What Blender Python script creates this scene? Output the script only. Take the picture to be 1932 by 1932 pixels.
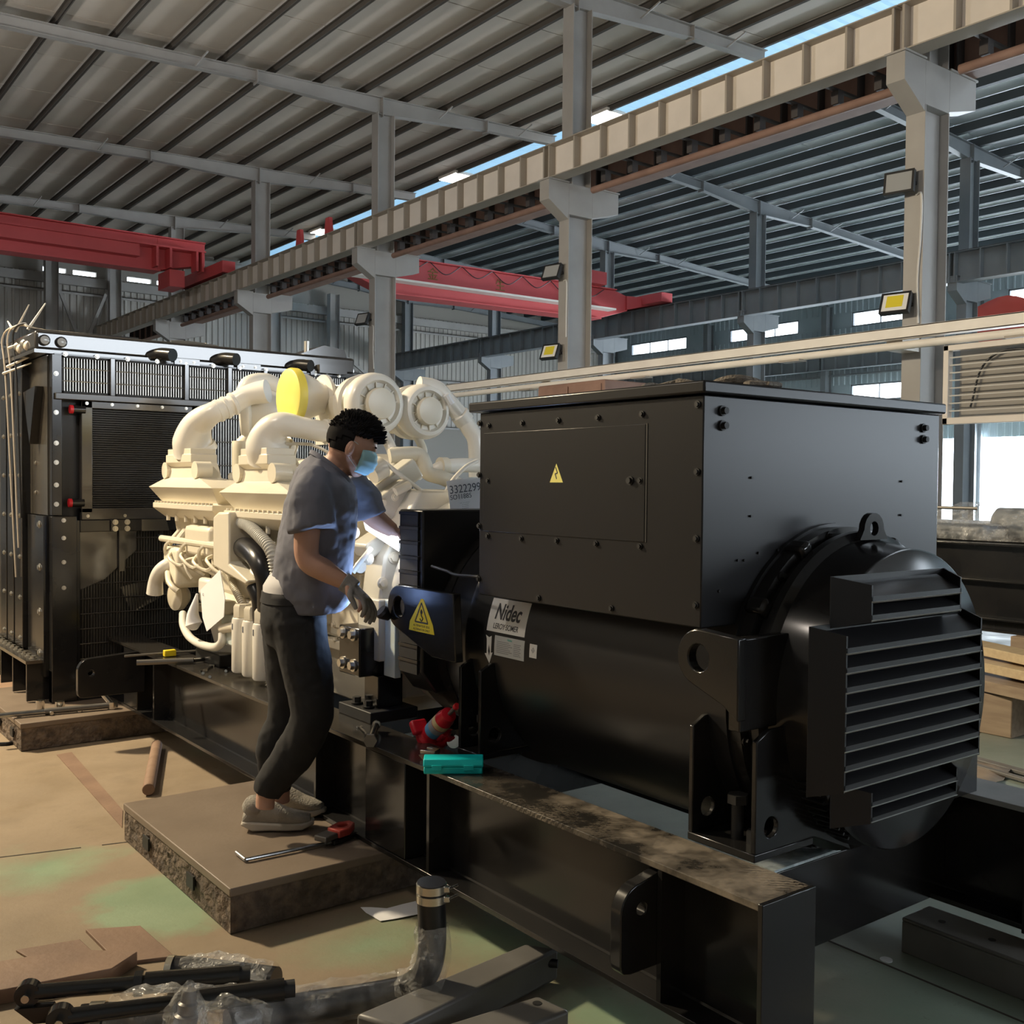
import bpy, bmesh, math, random
from mathutils import Vector, Matrix
random.seed(7)
R = math.radians
SC = bpy.context.scene
COL = SC.collection
for _o in list(bpy.data.objects):
    bpy.data.objects.remove(_o)

# ------------------------------------------------------------------ camera
cam_d = bpy.data.cameras.new('camera')
cam = bpy.data.objects.new('camera', cam_d)
COL.objects.link(cam)
SC.camera = cam
CAM_A, CAM_P, CAM_R = R(37.35), R(1.53), R(.52)
fw = Vector((math.sin(CAM_A)*math.cos(CAM_P), math.cos(CAM_A)*math.cos(CAM_P), -math.sin(CAM_P)))
r0 = Vector((math.cos(CAM_A), -math.sin(CAM_A), 0))
u0 = r0.cross(fw)
rt = r0*math.cos(CAM_R) + u0*math.sin(CAM_R)
up = u0*math.cos(CAM_R) - r0*math.sin(CAM_R)
cam.matrix_world = Matrix(((rt.x, up.x, -fw.x, 0), (rt.y, up.y, -fw.y, 0), (rt.z, up.z, -fw.z, 1.55), (0, 0, 0, 1)))
cam_d.sensor_fit = 'HORIZONTAL'
cam_d.sensor_width = 36
cam_d.lens = 36*1960/1932
cam_d.clip_start = .05
cam_d.clip_end = 300

# ------------------------------------------------------------------ world, lights, exposure
W = bpy.data.worlds.new('overcast_sky')
SC.world = W
W.use_nodes = True
_bg = W.node_tree.nodes['Background']
_bg.inputs[0].default_value = (.80, .90, 1, 1)
_bg.inputs[1].default_value = 8.0
SC.view_settings.view_transform = 'Standard'
SC.view_settings.look = 'None'
SC.view_settings.exposure = .15
SC.view_settings.gamma = 1
SC.view_settings.use_curve_mapping = False

def area(name, loc, target, sx, sy, power, col):
    d = bpy.data.lights.new(name, 'AREA')
    d.shape = 'RECTANGLE'
    d.size, d.size_y, d.energy, d.color = sx, sy, power, col
    o = bpy.data.objects.new(name, d)
    COL.objects.link(o)
    o.location = loc
    o.rotation_euler = (Vector(target)-Vector(loc)).to_track_quat('-Z', 'Y').to_euler()
    return o

# warm flood lamp fixed high on the near left column row (out of frame)
area('flood_light_warm', (-1.1, 9.2, 5.6), (2.3, 5.2, .8), .5, .4, 760, (1, .83, .57))
area('fill_light_runway', (-1.2, 14.5, 5.4), (10.5, 15.0, 7.6), .5, .4, 230, (1, .96, .92))  # added unseen fill, lifts the runway beam and the ceiling
area('fill_light_near', (-1.2, 4.0, 5.2), (9.0, 10.0, 8.4), .5, .4, 170, (1, .88, .76))  # second added fill out of frame, aimed up to brighten the ceiling
# daylight through the open roller door and the high window bands behind the viewer
area('door_daylight', (36.0, 17.0, 1.9), (0, 14.5, 2.0), 7.4, 3.3, 4200, (.82, .91, 1))
area('window_daylight', (8.2, -10.6, 4.6), (8, 10, 4.0), 7.4, 1.6, 300, (.90, .95, 1))

# ------------------------------------------------------------------ helpers
def link(name, me, parent=None):
    o = bpy.data.objects.new(name, me)
    COL.objects.link(o)
    if parent is not None:
        o.parent = parent
    return o

ORI = {}
def tag(o, label=None, cat=None, group=None, kind=None):
    if label: o['label'] = label
    if cat: o['category'] = cat
    if group: o['group'] = group
    if kind: o['kind'] = kind
    return o

def thing(name, label, cat, loc=(0, 0, 0), group=None, rot=None):
    o = bpy.data.objects.new(name, None)
    o.empty_display_size = .1
    COL.objects.link(o)
    o.location = loc
    if rot: o.rotation_euler = rot
    ORI[o.name] = Vector(loc)
    return tag(o, label, cat, group)

def copy_tree(o, parent=None):
    c = o.copy()
    COL.objects.link(c)
    if parent is not None: c.parent = parent
    for ch in list(o.children):
        copy_tree(ch, c)
    return c

def ortho(d):
    d = Vector(d).normalized()
    a = Vector((0, 0, 1)) if abs(d.z) < .9 else Vector((1, 0, 0))
    x = d.cross(a).normalized()
    return x, d.cross(x).normalized(), d

def smooth_path(pts, k=6):
    P = [Vector(p) for p in pts]
    out = []
    n = len(P)
    for i in range(n-1):
        a = P[i-1] if i > 0 else P[i]*2-P[i+1]
        b, c = P[i], P[i+1]
        d = P[i+2] if i+2 < n else P[i+1]*2-P[i]
        for j in range(k):
            t = j/k
            out.append(.5*((2*b)+(c-a)*t+(2*a-5*b+4*c-d)*t*t+(3*b-a-3*c+d)*t**3))
    out.append(P[-1])
    return out

class MB:
    def __init__(s):
        s.v, s.f = [], []
    def add(s, vs, fs):
        k = len(s.v)
        s.v += [tuple(p) for p in vs]
        s.f += [tuple(i+k for i in f) for f in fs]
        return s
    def box(s, x0, x1, y0, y1, z0, z1):
        return s.add([(x, y, z) for x in (x0, x1) for y in (y0, y1) for z in (z0, z1)],
                     [(0, 1, 3, 2), (4, 6, 7, 5), (0, 4, 5, 1), (2, 3, 7, 6), (0, 2, 6, 4), (1, 5, 7, 3)])
    def cbox(s, c, d, rot=None):
        m = rot.to_matrix() if rot is not None else Matrix.Identity(3)
        c = Vector(c)
        return s.add([c+m @ Vector((x*d[0]/2, y*d[1]/2, z*d[2]/2)) for x in (-1, 1) for y in (-1, 1) for z in (-1, 1)],
                     [(0, 1, 3, 2), (4, 6, 7, 5), (0, 4, 5, 1), (2, 3, 7, 6), (0, 2, 6, 4), (1, 5, 7, 3)])
    def beam(s, p0, p1, w, h, upv=(0, 0, 1)):
        p0, p1 = Vector(p0), Vector(p1)
        d = (p1-p0).normalized()
        x = d.cross(Vector(upv)).normalized()
        y = x.cross(d)
        vs = [p+x*a*w/2+y*b*h/2 for p in (p0, p1) for a, b in ((-1, -1), (1, -1), (1, 1), (-1, 1))]
        return s.add(vs, [(0, 1, 2, 3), (4, 7, 6, 5), (0, 4, 5, 1), (1, 5, 6, 2), (2, 6, 7, 3), (3, 7, 4, 0)])
    def cyl(s, p0, p1, r, r1=None, n=16, caps=True):
        return s.rings([Vector(p0), Vector(p1)], [r, r if r1 is None else r1], n, caps)
    def rings(s, P, rs, n=12, caps=True):
        P = [Vector(p) for p in P]
        m = len(P)
        x, y, _ = ortho(P[1]-P[0])
        vs = []
        for i, p in enumerate(P):
            t = (P[min(i+1, m-1)]-P[max(i-1, 0)])
            if t.length < 1e-9: t = P[1]-P[0]
            t.normalize()
            x = (x-t*x.dot(t))
            if x.length < 1e-6: x = ortho(t)[0]
            x.normalize()
            y = t.cross(x)
            r = rs[i] if isinstance(rs, (list, tuple)) else rs
            for j in range(n):
                a = 2*math.pi*j/n
                vs.append(p+(x*math.cos(a)+y*math.sin(a))*r)
        fs = [(i*n+j, i*n+(j+1) % n, (i+1)*n+(j+1) % n, (i+1)*n+j) for i in range(m-1) for j in range(n)]
        if caps:
            fs += [tuple(range(n-1, -1, -1)), tuple((m-1)*n+j for j in range(n))]
        return s.add(vs, fs)
    def tube(s, pts, r, n=12, k=6, caps=True):
        P = smooth_path(pts, k) if k > 1 else [Vector(p) for p in pts]
        if isinstance(r, (list, tuple)):
            rs = []
            for i in range(len(P)):
                t = i/(len(P)-1)*(len(r)-1)
                a = min(int(t), len(r)-2)
                rs.append(r[a]+(r[a+1]-r[a])*(t-a))
        else:
            rs = r
        return s.rings(P, rs, n, caps)
    def bellows(s, pts, r, amp, pitch, n=14, k=10):
        P = smooth_path(pts, k)
        Q, rs, acc = [], [], 0
        L = [0]
        for a, b in zip(P, P[1:]): L.append(L[-1]+(b-a).length)
        m = max(4, int(L[-1]/pitch*4))
        for i in range(m+1):
            t = L[-1]*i/m
            j = min(max(k2 for k2 in range(len(L)) if L[k2] <= t+1e-9), len(P)-2)
            u = (t-L[j])/max(L[j+1]-L[j], 1e-9)
            Q.append(P[j].lerp(P[j+1], u))
            rs.append(r+(amp if i % 4 in (1, 2) else 0))
        return s.rings(Q, rs, n)
    def lathe(s, o, axis, prof, n=32, caps=True):
        o = Vector(o)
        x, y, d = ortho(axis)
        vs = [o+d*h+(x*math.cos(2*math.pi*j/n)+y*math.sin(2*math.pi*j/n))*r for h, r in prof for j in range(n)]
        m = len(prof)
        fs = [(i*n+j, i*n+(j+1) % n, (i+1)*n+(j+1) % n, (i+1)*n+j) for i in range(m-1) for j in range(n)]
        if caps:
            fs += [tuple(range(n-1, -1, -1)), tuple((m-1)*n+j for j in range(n))]
        return s.add(vs, fs)
    def prism(s, poly, vec, holes=()):
        poly = [Vector(p) for p in poly]
        vec = Vector(vec)
        if not holes:
            n = len(poly)
            return s.add(poly+[p+vec for p in poly],
                         [tuple(range(n-1, -1, -1)), tuple(range(n, 2*n))]+[(i, (i+1) % n, n+(i+1) % n, n+i) for i in range(n)])
        bm = bmesh.new()
        loops = [poly]+[[Vector(p) for p in h] for h in holes]
        ed = []
        lv = []
        for lp in loops:
            vs = [bm.verts.new(p) for p in lp]
            lv.append(vs)
            ed += [bm.edges.new((vs[i], vs[(i+1) % len(vs)])) for i in range(len(vs))]
        bmesh.ops.triangle_fill(bm, use_beauty=True, use_dissolve=False, edges=ed)
        bm.verts.index_update()
        V0 = [v.co.copy() for v in bm.verts]
        n = len(V0)
        F0 = [tuple(v.index for v in f.verts) for f in bm.faces]
        sides = []
        for vs in lv:
            ii = [v.index for v in vs]
            sides += [(ii[i], ii[(i+1) % len(ii)], n+ii[(i+1) % len(ii)], n+ii[i]) for i in range(len(ii))]
        bm.free()
        return s.add(V0+[p+vec for p in V0], [f[::-1] for f in F0]+[tuple(i+n for i in f) for f in F0]+sides)
    def ell(s, c, u, v, w, n=20, m=14):
        c, u, v, w = Vector(c), Vector(u), Vector(v), Vector(w)
        k = MB().sphere((0, 0, 0), 1, n, m)
        return s.add([c+u*p[0]+v*p[1]+w*p[2] for p in k.v], k.f)
    def loft(s, secs, n=20):
        vs = []
        for c, u, v in secs:
            c, u, v = Vector(c), Vector(u), Vector(v)
            vs += [c+u*math.cos(2*math.pi*j/n)+v*math.sin(2*math.pi*j/n) for j in range(n)]
        m = len(secs)
        fs = [(i*n+j, i*n+(j+1) % n, (i+1)*n+(j+1) % n, (i+1)*n+j) for i in range(m-1) for j in range(n)]
        fs += [tuple(range(n-1, -1, -1)), tuple((m-1)*n+j for j in range(n))]
        return s.add(vs, fs)
    def sphere(s, c, r, n=12, m=8, sc=(1, 1, 1)):
        c = Vector(c)
        vs = [c+Vector((0, 0, r*sc[2]))]
        for i in range(1, m):
            a = math.pi*i/m
            for j in range(n):
                b = 2*math.pi*j/n
                vs.append(c+Vector((r*sc[0]*math.sin(a)*math.cos(b), r*sc[1]*math.sin(a)*math.sin(b), r*sc[2]*math.cos(a))))
        vs.append(c-Vector((0, 0, r*sc[2])))
        fs = [(0, 1+j, 1+(j+1) % n) for j in range(n)]
        for i in range(m-2):
            fs += [(1+i*n+j, 1+(i+1)*n+j, 1+(i+1)*n+(j+1) % n, 1+i*n+(j+1) % n) for j in range(n)]
        e = len(vs)-1
        fs += [(e, 1+(m-2)*n+(j+1) % n, 1+(m-2)*n+j) for j in range(n)]
        return s.add(vs, fs)
    def mesh(s, name, mat, org=None, angle=35):
        me = bpy.data.meshes.new(name)
        o = Vector(org) if org is not None else Vector((0, 0, 0))
        me.from_pydata([tuple(Vector(p)-o) for p in s.v], [], s.f)
        bm = bmesh.new()
        bm.from_mesh(me)
        bmesh.ops.recalc_face_normals(bm, faces=bm.faces)
        bm.to_mesh(me)
        bm.free()
        if mat: me.materials.append(M[mat] if isinstance(mat, str) else mat)
        me.shade_smooth()
        me.set_sharp_from_angle(angle=R(angle))
        return me
    def build(s, name, mat, parent=None, bev=0, angle=35):
        """world coordinates -> one object, re-centred on its parent's origin"""
        org = None
        if parent is not None:
            org = ORI.get(parent.name, Vector((0, 0, 0)))
        o = link(name, s.mesh(name, mat, org, angle), parent)
        ORI[o.name] = org if org is not None else Vector((0, 0, 0))
        if bev:
            b = o.modifiers.new('bevel', 'BEVEL')
            b.width, b.segments, b.limit_method, b.angle_limit = bev, 2, 'ANGLE', R(40)
        return o

def circle(c, r, ax1, ax2, n=20, a0=0, a1=360):
    c, ax1, ax2 = Vector(c), Vector(ax1), Vector(ax2)
    full = abs(a1-a0) >= 360
    m = n if full else n+1
    return [c+ax1*r*math.cos(R(a0+(a1-a0)*i/n))+ax2*r*math.sin(R(a0+(a1-a0)*i/n)) for i in range(m)]

def bolt_mb(p, d, r, h, n=6, washer=True):
    m = MB()
    p, d = Vector(p), Vector(d).normalized()
    if washer: m.cyl(p, p+d*h*.3, r*1.5, n=14)
    m.cyl(p, p+d*h, r, n=n)
    return m

def instance(src, name, parent, offset):
    o = link(name, src.data, parent)
    o.location = Vector(src.location)+Vector(offset)
    for md in src.modifiers:
        if md.type == 'BEVEL':
            b = o.modifiers.new('bevel', 'BEVEL')
            b.width, b.segments, b.limit_method, b.angle_limit = md.width, md.segments, md.limit_method, md.angle_limit
    return o

def bolts(name, mat, parent, pts, d, r, h, n=6, washer=True):
    first = None
    for p in pts:
        if first is None:
            first = bolt_mb(p, d, r, h, n, washer).build(name, mat, parent)
            p0 = Vector(p)
        else:
            instance(first, name, parent, Vector(p)-p0)

def text_mesh(txt, size, mat, ax, ay, org, parent=None, depth=.0006, name='lettering', align='CENTER', sx=1.0, shear=0, bold=0):
    cu = bpy.data.curves.new('text', 'FONT')
    cu.body, cu.size, cu.extrude, cu.align_x, cu.align_y = txt, size, depth, align, 'CENTER'
    cu.shear, cu.offset = shear, bold
    to = bpy.data.objects.new('text', cu)
    COL.objects.link(to)
    bpy.context.view_layer.update()
    me = bpy.data.meshes.new_from_object(to.evaluated_get(bpy.context.evaluated_depsgraph_get()))
    bpy.data.objects.remove(to)
    bpy.data.curves.remove(cu)
    ax, ay = Vector(ax).normalized(), Vector(ay).normalized()
    az = ax.cross(ay)
    o0 = Vector(org)-(ORI.get(parent.name, Vector()) if parent is not None else Vector())
    for v in me.vertices:
        c = v.co
        v.co = o0+ax*c.x*sx+ay*c.y+az*c.z
    me.materials.clear()
    me.materials.append(M[mat])
    o = link(name, me, parent)
    ORI[o.name] = ORI.get(parent.name, Vector()) if parent is not None else Vector()
    return o

# ------------------------------------------------------------------ materials
M = {}
def mat(name, col, rough=.5, metal=0, col2=None, scale=6, lo=.35, hi=.65, bump=0, bscale=40, coat=0, emit=0, spec=.5, world=False, detail=4, stretch=None):
    m = bpy.data.materials.new(name)
    m.use_nodes = True
    nt = m.node_tree
    b = nt.nodes['Principled BSDF']
    b.inputs['Base Color'].default_value = (*col, 1)
    b.inputs['Roughness'].default_value = rough
    b.inputs['Metallic'].default_value = metal
    b.inputs['Specular IOR Level'].default_value = spec
    if coat:
        b.inputs['Coat Weight'].default_value = coat
        b.inputs['Coat Roughness'].default_value = .08
    if emit:
        b.inputs['Emission Color'].default_value = (*col, 1)
        b.inputs['Emission Strength'].default_value = emit
    co = None
    if col2 or bump:
        if world:
            co = nt.nodes.new('ShaderNodeNewGeometry').outputs['Position']
        else:
            co = nt.nodes.new('ShaderNodeTexCoord').outputs['Object']
        if stretch:
            mp = nt.nodes.new('ShaderNodeMapping')
            mp.inputs['Scale'].default_value = stretch
            nt.links.new(co, mp.inputs['Vector'])
            co = mp.outputs[0]
    if col2:
        n = nt.nodes.new('ShaderNodeTexNoise')
        n.inputs['Scale'].default_value = scale
        n.inputs['Detail'].default_value = detail
        nt.links.new(co, n.inputs['Vector'])
        r = nt.nodes.new('ShaderNodeValToRGB')
        r.color_ramp.elements[0].position, r.color_ramp.elements[1].position = lo, hi
        r.color_ramp.elements[0].color, r.color_ramp.elements[1].color = (*col, 1), (*col2, 1)
        nt.links.new(n.outputs['Fac'], r.inputs['Fac'])
        nt.links.new(r.outputs['Color'], b.inputs['Base Color'])
    if bump:
        n2 = nt.nodes.new('ShaderNodeTexNoise')
        n2.inputs['Scale'].default_value = bscale
        n2.inputs['Detail'].default_value = 6
        nt.links.new(co, n2.inputs['Vector'])
        bp = nt.nodes.new('ShaderNodeBump')
        bp.inputs['Strength'].default_value = bump
        bp.inputs['Distance'].default_value = .02
        nt.links.new(n2.outputs['Fac'], bp.inputs['Height'])
        nt.links.new(bp.outputs[0], b.inputs['Normal'])
    M[name] = m
    return m

mat('roof_foil', (.62, .545, .46), .6, col2=(.55, .485, .41), scale=.8, world=True)
mat('roof_sheet', (.58, .64, .67), .4, col2=(.86, .90, .92), scale=.5, lo=.46, hi=.60, world=True)
mat('purlin_steel', (.095, .083, .07), .7)
mat('deck_dark', (.10, .09, .078), .8)
mat('purlin_blue', (.055, .07, .08), .7)
mat('frame_steel', (.37, .355, .335), .55, col2=(.33, .315, .295), scale=2, world=True)
mat('frame_blue', (.19, .205, .215), .55, col2=(.165, .18, .195), scale=2, world=True)
mat('cream_steel', (.76, .70, .635), .55, col2=(.70, .645, .585), scale=2.5, world=True)
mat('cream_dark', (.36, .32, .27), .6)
mat('rust_primer', (.22, .13, .10), .7, col2=(.28, .17, .13), scale=3, world=True)
mat('dark_bracket', (.05, .042, .04), .7)
mat('crane_red', (.60, .085, .09), .5, col2=(.55, .075, .08), scale=1.5, world=True)
mat('crane_mark', (.22, .13, .03), .7)
mat('wall_sheet', (.44, .415, .375), .6, col2=(.40, .38, .345), scale=.7, world=True)
mat('wall_blue', (.44, .52, .56), .5, col2=(.38, .46, .50), scale=.6, world=True)
mat('wall_plain', (.30, .28, .25), .8)
mat('cable_black', (.012, .012, .013), .5)
mat('rail_white', (.84, .80, .735), .5, col2=(.78, .74, .68), scale=3, world=True)
mat('conduit', (.62, .60, .56), .5)
mat('lamp_body', (.015, .015, .016), .4)
mat('lamp_glass', (.34, .35, .35), .15, spec=.7)
mat('lamp_chip', (.75, .62, .05), .35)
mat('white_chip', (.80, .80, .78), .35)
mat('glow', (1, .97, .92), .5, emit=14)
mat('ring_pvc', (.70, .74, .74), .5)

def glass_mat(name, col, rough, alpha):
    m = bpy.data.materials.new(name)
    m.use_nodes = True
    nt = m.node_tree
    b = nt.nodes['Principled BSDF']
    b.inputs['Base Color'].default_value = (*col, 1)
    b.inputs['Roughness'].default_value = rough
    b.inputs['Alpha'].default_value = alpha
    M[name] = m
    return m
glass_mat('window_glass', (.9, .95, 1), .05, .12)

def transl_mat(name, col, mixf, rough=.3):
    m = bpy.data.materials.new(name)
    m.use_nodes = True
    nt = m.node_tree
    out = nt.nodes['Material Output']
    b = nt.nodes['Principled BSDF']
    b.inputs['Base Color'].default_value = (*col, 1)
    b.inputs['Roughness'].default_value = rough
    t = nt.nodes.new('ShaderNodeBsdfTranslucent')
    t.inputs[0].default_value = (*col, 1)
    x = nt.nodes.new('ShaderNodeMixShader')
    x.inputs[0].default_value = mixf
    nt.links.new(b.outputs[0], x.inputs[1])
    nt.links.new(t.outputs[0], x.inputs[2])
    nt.links.new(x.outputs[0], out.inputs[0])
    M[name] = m
transl_mat('skylight_sheet', (.50, .64, .72), .35)

# ------------------------------------------------------------------ floor
def floor_material():
    m = bpy.data.materials.new('floor_paint')
    m.use_nodes = True
    nt = m.node_tree
    L = nt.links.new
    b = nt.nodes['Principled BSDF']
    pos = nt.nodes.new('ShaderNodeNewGeometry').outputs['Position']
    def noise(scale, detail=5, rough=.55):
        n = nt.nodes.new('ShaderNodeTexNoise')
        n.inputs['Scale'].default_value = scale
        n.inputs['Detail'].default_value = detail
        n.inputs['Roughness'].default_value = rough
        L(pos, n.inputs['Vector'])
        return n.outputs['Fac']
    def ramp(fac, stops):
        r = nt.nodes.new('ShaderNodeValToRGB')
        while len(r.color_ramp.elements) < len(stops): r.color_ramp.elements.new(.5)
        for e, (p, c) in zip(r.color_ramp.elements, stops):
            e.position, e.color = p, (*c, 1)
        L(fac, r.inputs['Fac'])
        return r.outputs['Color']
    def mth(op, a, bb, clamp=False):
        n = nt.nodes.new('ShaderNodeMath')
        n.operation, n.use_clamp = op, clamp
        for i, q in enumerate((a, bb)):
            if isinstance(q, (int, float)): n.inputs[i].default_value = q
            else: L(q, n.inputs[i])
        return n.outputs[0]
    def mix(f, a, c):
        n = nt.nodes.new('ShaderNodeMix')
        n.data_type = 'RGBA'
        L(f, n.inputs['Factor'])
        for k, q in (('A', a), ('B', c)):
            s = [i for i in n.inputs if i.name == k and i.type == 'RGBA'][0]
            if isinstance(q, tuple): s.default_value = (*q, 1)
            else: L(q, s)
        return [o for o in n.outputs if o.type == 'RGBA'][0]
    dust = ramp(noise(1.7, 8, .65), [(.3, (.235, .178, .118)), (.55, (.295, .226, .152)), (.75, (.215, .165, .112))])
    green = ramp(noise(3, 6), [(.35, (.20, .31, .19)), (.65, (.26, .36, .225))])
    # worn patches where the green paint shows through the dust
    def patch(x, y, r, soft=.45):
        v = nt.nodes.new('ShaderNodeVectorMath')
        v.operation = 'DISTANCE'
        L(pos, v.inputs[0])
        v.inputs[1].default_value = (x, y, 0)
        d = mth('ADD', v.outputs['Value'], mth('MULTIPLY', mth('SUBTRACT', noise(2.2, 6, .6), .5), .9))
        return mth('MULTIPLY', mth('SUBTRACT', r, d), 1/soft, True)
    mask = patch(1.28, 3.75, .36, .16)
    for q in ((1.05, 4.4, .30, .3), (2.2, 2.7, .45, .4), (3.2, 1.6, .8, .5), (1.6, 2.0, .5, .4), (4.9, 3.0, 1.4, .6), (8.0, 5.0, 2.2, .6), (2.0, 2.2, .3, .3), (1.75, 3.05, .3, .4)):
        mask = mth('MAXIMUM', mask, patch(*q))
    mask = mth('MAXIMUM', mask, mth('MULTIPLY', mth('SUBTRACT', noise(.55, 3), .58), 5, True))
    c = mix(mth('MULTIPLY', mask, .85), dust, green)
    # the right-hand aisle is swept: bare grey-green paint
    sep = nt.nodes.new('ShaderNodeSeparateXYZ')
    L(pos, sep.inputs[0])
    aisle = mth('MULTIPLY', mth('SUBTRACT', sep.outputs['X'], 2.1), .9, True)
    c = mix(mth('MULTIPLY', aisle, .85), c, ramp(noise(1.1, 7, .6), [(.35, (.21, .255, .225)), (.62, (.30, .335, .30))]))
    spk = mth('MULTIPLY', mth('SUBTRACT', noise(26, 5, .75), .62), 6, True)
    c = mix(mth('MULTIPLY', spk, .7), c, (.07, .05, .035))
    L(c, b.inputs['Base Color'])
    L(ramp(noise(2.5, 6), [(.3, (.42,)*3), (.7, (.72,)*3)]), b.inputs['Roughness'])
    bp = nt.nodes.new('ShaderNodeBump')
    bp.inputs['Strength'].default_value = .12
    bp.inputs['Distance'].default_value = .01
    L(noise(30, 6, .7), bp.inputs['Height'])
    L(bp.outputs[0], b.inputs['Normal'])
    M['floor_paint'] = m
floor_material()
mat('floor_joint', (.06, .05, .04), .9)
mat('steel_plate_rust', (.20, .125, .085), .6, col2=(.26, .165, .11), scale=4, bump=.1)

fl = MB().box(-2.2, 36.8, -12, 40, -.3, 0).build('floor', 'floor_paint')
tag(fl, kind='structure')

def joint(a, b, w=.008):
    m = MB()
    a, b = Vector(a), Vector(b)
    m.beam((a.x, a.y, .0005), (b.x, b.y, .0005), w, .002)
    m.build('floor_joint', 'floor_joint', fl)
joint((1.2, 4.55, 0), (-1, 5.1, 0))
joint((1.28, 4.53, 0), (1.40, 4.50, 0))
joint((3.0, -2, 0), (3.0, 12, 0))
joint((4.5, 3.4, 0), (11, 3.4, 0))
joint((7.2, 2, 0), (7.2, 16, 0))

# ------------------------------------------------------------------ roof
def zl(x): return 9.07+.039*(x-10.94)+.42      # rafter top, left slope
RIDGE0, RIDGE1 = 15.65, 18.2
def zr(x): return zl(RIDGE0)-.052*(x-RIDGE1)      # rafter top, right slope
BAY = 6.13
ROWS = [.53+BAY*i for i in range(7)]           # 0.53 6.66 12.79 18.92 25.05 31.18 37.31

def in_view(p, margin=60):
    d = Vector(p)-Vector((0, 0, 1.55))
    z = d.dot(fw)
    if z < .5: return False
    u, v = 966+1960*d.dot(rt)/z, 966-1960*d.dot(up)/z
    return -margin < u < 1932+margin and -margin < v < 1932+margin

# roof decks (with raised ridge skylight between them)
m = MB()
m.prism([(-2.2, -12, zl(-2.2)+.34), (RIDGE0, -12, zl(RIDGE0)+.34), (RIDGE0, -12, zl(RIDGE0)+.46), (-2.2, -12, zl(-2.2)+.46)], (0, 52, 0))
ceil = m.build('ceiling', 'deck_dark')
tag(ceil, kind='structure')
m = MB()
m.prism([(RIDGE1, -12, zr(RIDGE1)+.34), (36.8, -12, zr(36.8)+.34), (36.8, -12, zr(36.8)+.46), (RIDGE1, -12, zr(RIDGE1)+.46)], (0, 52, 0))
ceil2 = m.build('ceiling', 'roof_sheet')
tag(ceil2, kind='structure')

PANEL = {}
def roof_panel(x, y0, y1, zf, matn, parent, w=1.0):
    key = (matn, round(y1-y0, 2))
    sl = (zf(x+1)-zf(x))
    if key not in PANEL:
        mm = MB()
        L = y1-y0
        a, b2 = .012, L-.012
        n = 6
        # gently sagging sheet: a lattice with depth
        vs = []
        for k, dz in ((0, 0), (1, .03)):
            for i in range(n+1):
                u = i/n
                sag = -.008*math.sin(math.pi*u)
                for yy in (a, b2):
                    vs.append((.01+.98*w*u, yy, sl*w*u+sag+dz))
        N = 2*(n+1)
        fs = []
        for i in range(n):
            fs.append((2*i, 2*i+1, 2*i+3, 2*i+2))
            fs.append((N+2*i, N+2*i+2, N+2*i+3, N+2*i+1))
            fs.append((2*i, 2*i+2, N+2*i+2, N+2*i))
            fs.append((2*i+1, N+2*i+1, N+2*i+3, 2*i+3))
        fs += [(0, N, N+1, 1), (2*n, 2*n+1, N+2*n+1, N+2*n)]
        mm.add(vs, fs)
        PANEL[key] = mm.mesh('panel', matn)
    o = link('panel', PANEL[key], parent)
    o.location = (x, y0, zf(x)+.25)
    return o

T3 = BAY/3
for i in range(-2, 16):
    x = i+.75-.11
    if x+1 > RIDGE0+.02: break
    for j in range(0, 19):
        y = ROWS[0]+T3*j
        if any(in_view((x+dx, y+dy, zl(x)+.25)) for dx in (0, 1) for dy in (0, T3)):
            roof_panel(x, y, y+T3, zl, 'roof_foil', ceil)
for i in range(0, 19):
    x = RIDGE1+i
    for j in range(0, 13):
        y = ROWS[0]+BAY/2*j
        if any(in_view((x+dx, y+dy, zr(x)+.25)) for dx in (0, 1) for dy in (0, BAY/2)):
            roof_panel(x, y, y+BAY/2, zr, 'roof_sheet', ceil2)

def purlin(x, zf, matn, parent):
    mm = MB()
    z = zf(x)
    mm.box(x-.03, x+.03, 0, 37.5, z+.10, z+.112)
    mm.box(x-.005, x+.005, 0, 37.5, z+.10, z+.22)
    mm.box(x-.04, x+.04, 0, 37.5, z+.208, z+.22)
    mm.build('purlin', matn, parent)
for i in range(-2, 16):
    purlin(i+.75-.11, zl, 'purlin_steel', ceil)
for i in range(0, 19):
    mm = MB()
    x = RIDGE1+i
    z = zr(x)
    mm.box(x-.06, x+.06, 0, 37.5, z+.02, z+.034)
    mm.box(x-.005, x+.005, 0, 37.5, z+.02, z+.24)
    mm.build('purlin', 'purlin_blue', ceil2)

# ridge skylight: upstands and corrugated translucent sheets
m = MB()
zs = zl(RIDGE0)
m.box(RIDGE0, RIDGE0+.05, -12, 40, zs+.20, zs+.34)
m.box(RIDGE1-.05, RIDGE1, -12, 40, zs+.20, zs+.34)
tr = m.build('trim_1', 'cream_steel')
tag(tr, kind='structure')
SKY = None
for j in range(0, 13):
    y0 = ROWS[0]+BAY/2*j
    if SKY is None:
        mm = MB()
        n = 20
        vs, fs = [], []
        for k in (0, .012):
            for i in range(n+1):
                yy = BAY/2*i/n
                dz = .05 if i % 2 else 0
                vs += [(RIDGE0+.0, yy, zs+.34+dz+k), (RIDGE1, yy, zs+.34+dz+k)]
        N = 2*(n+1)
        for i in range(n):
            fs += [(2*i, 2*i+1, 2*i+3, 2*i+2), (N+2*i, N+2*i+2, N+2*i+3, N+2*i+1)]
        mm.add(vs, fs)
        SKY = mm.mesh('skylight_sheet', 'skylight_sheet', angle=5)
    o = link('skylight_sheet', SKY, tr)
    o.location = (0, y0, 0)

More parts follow.
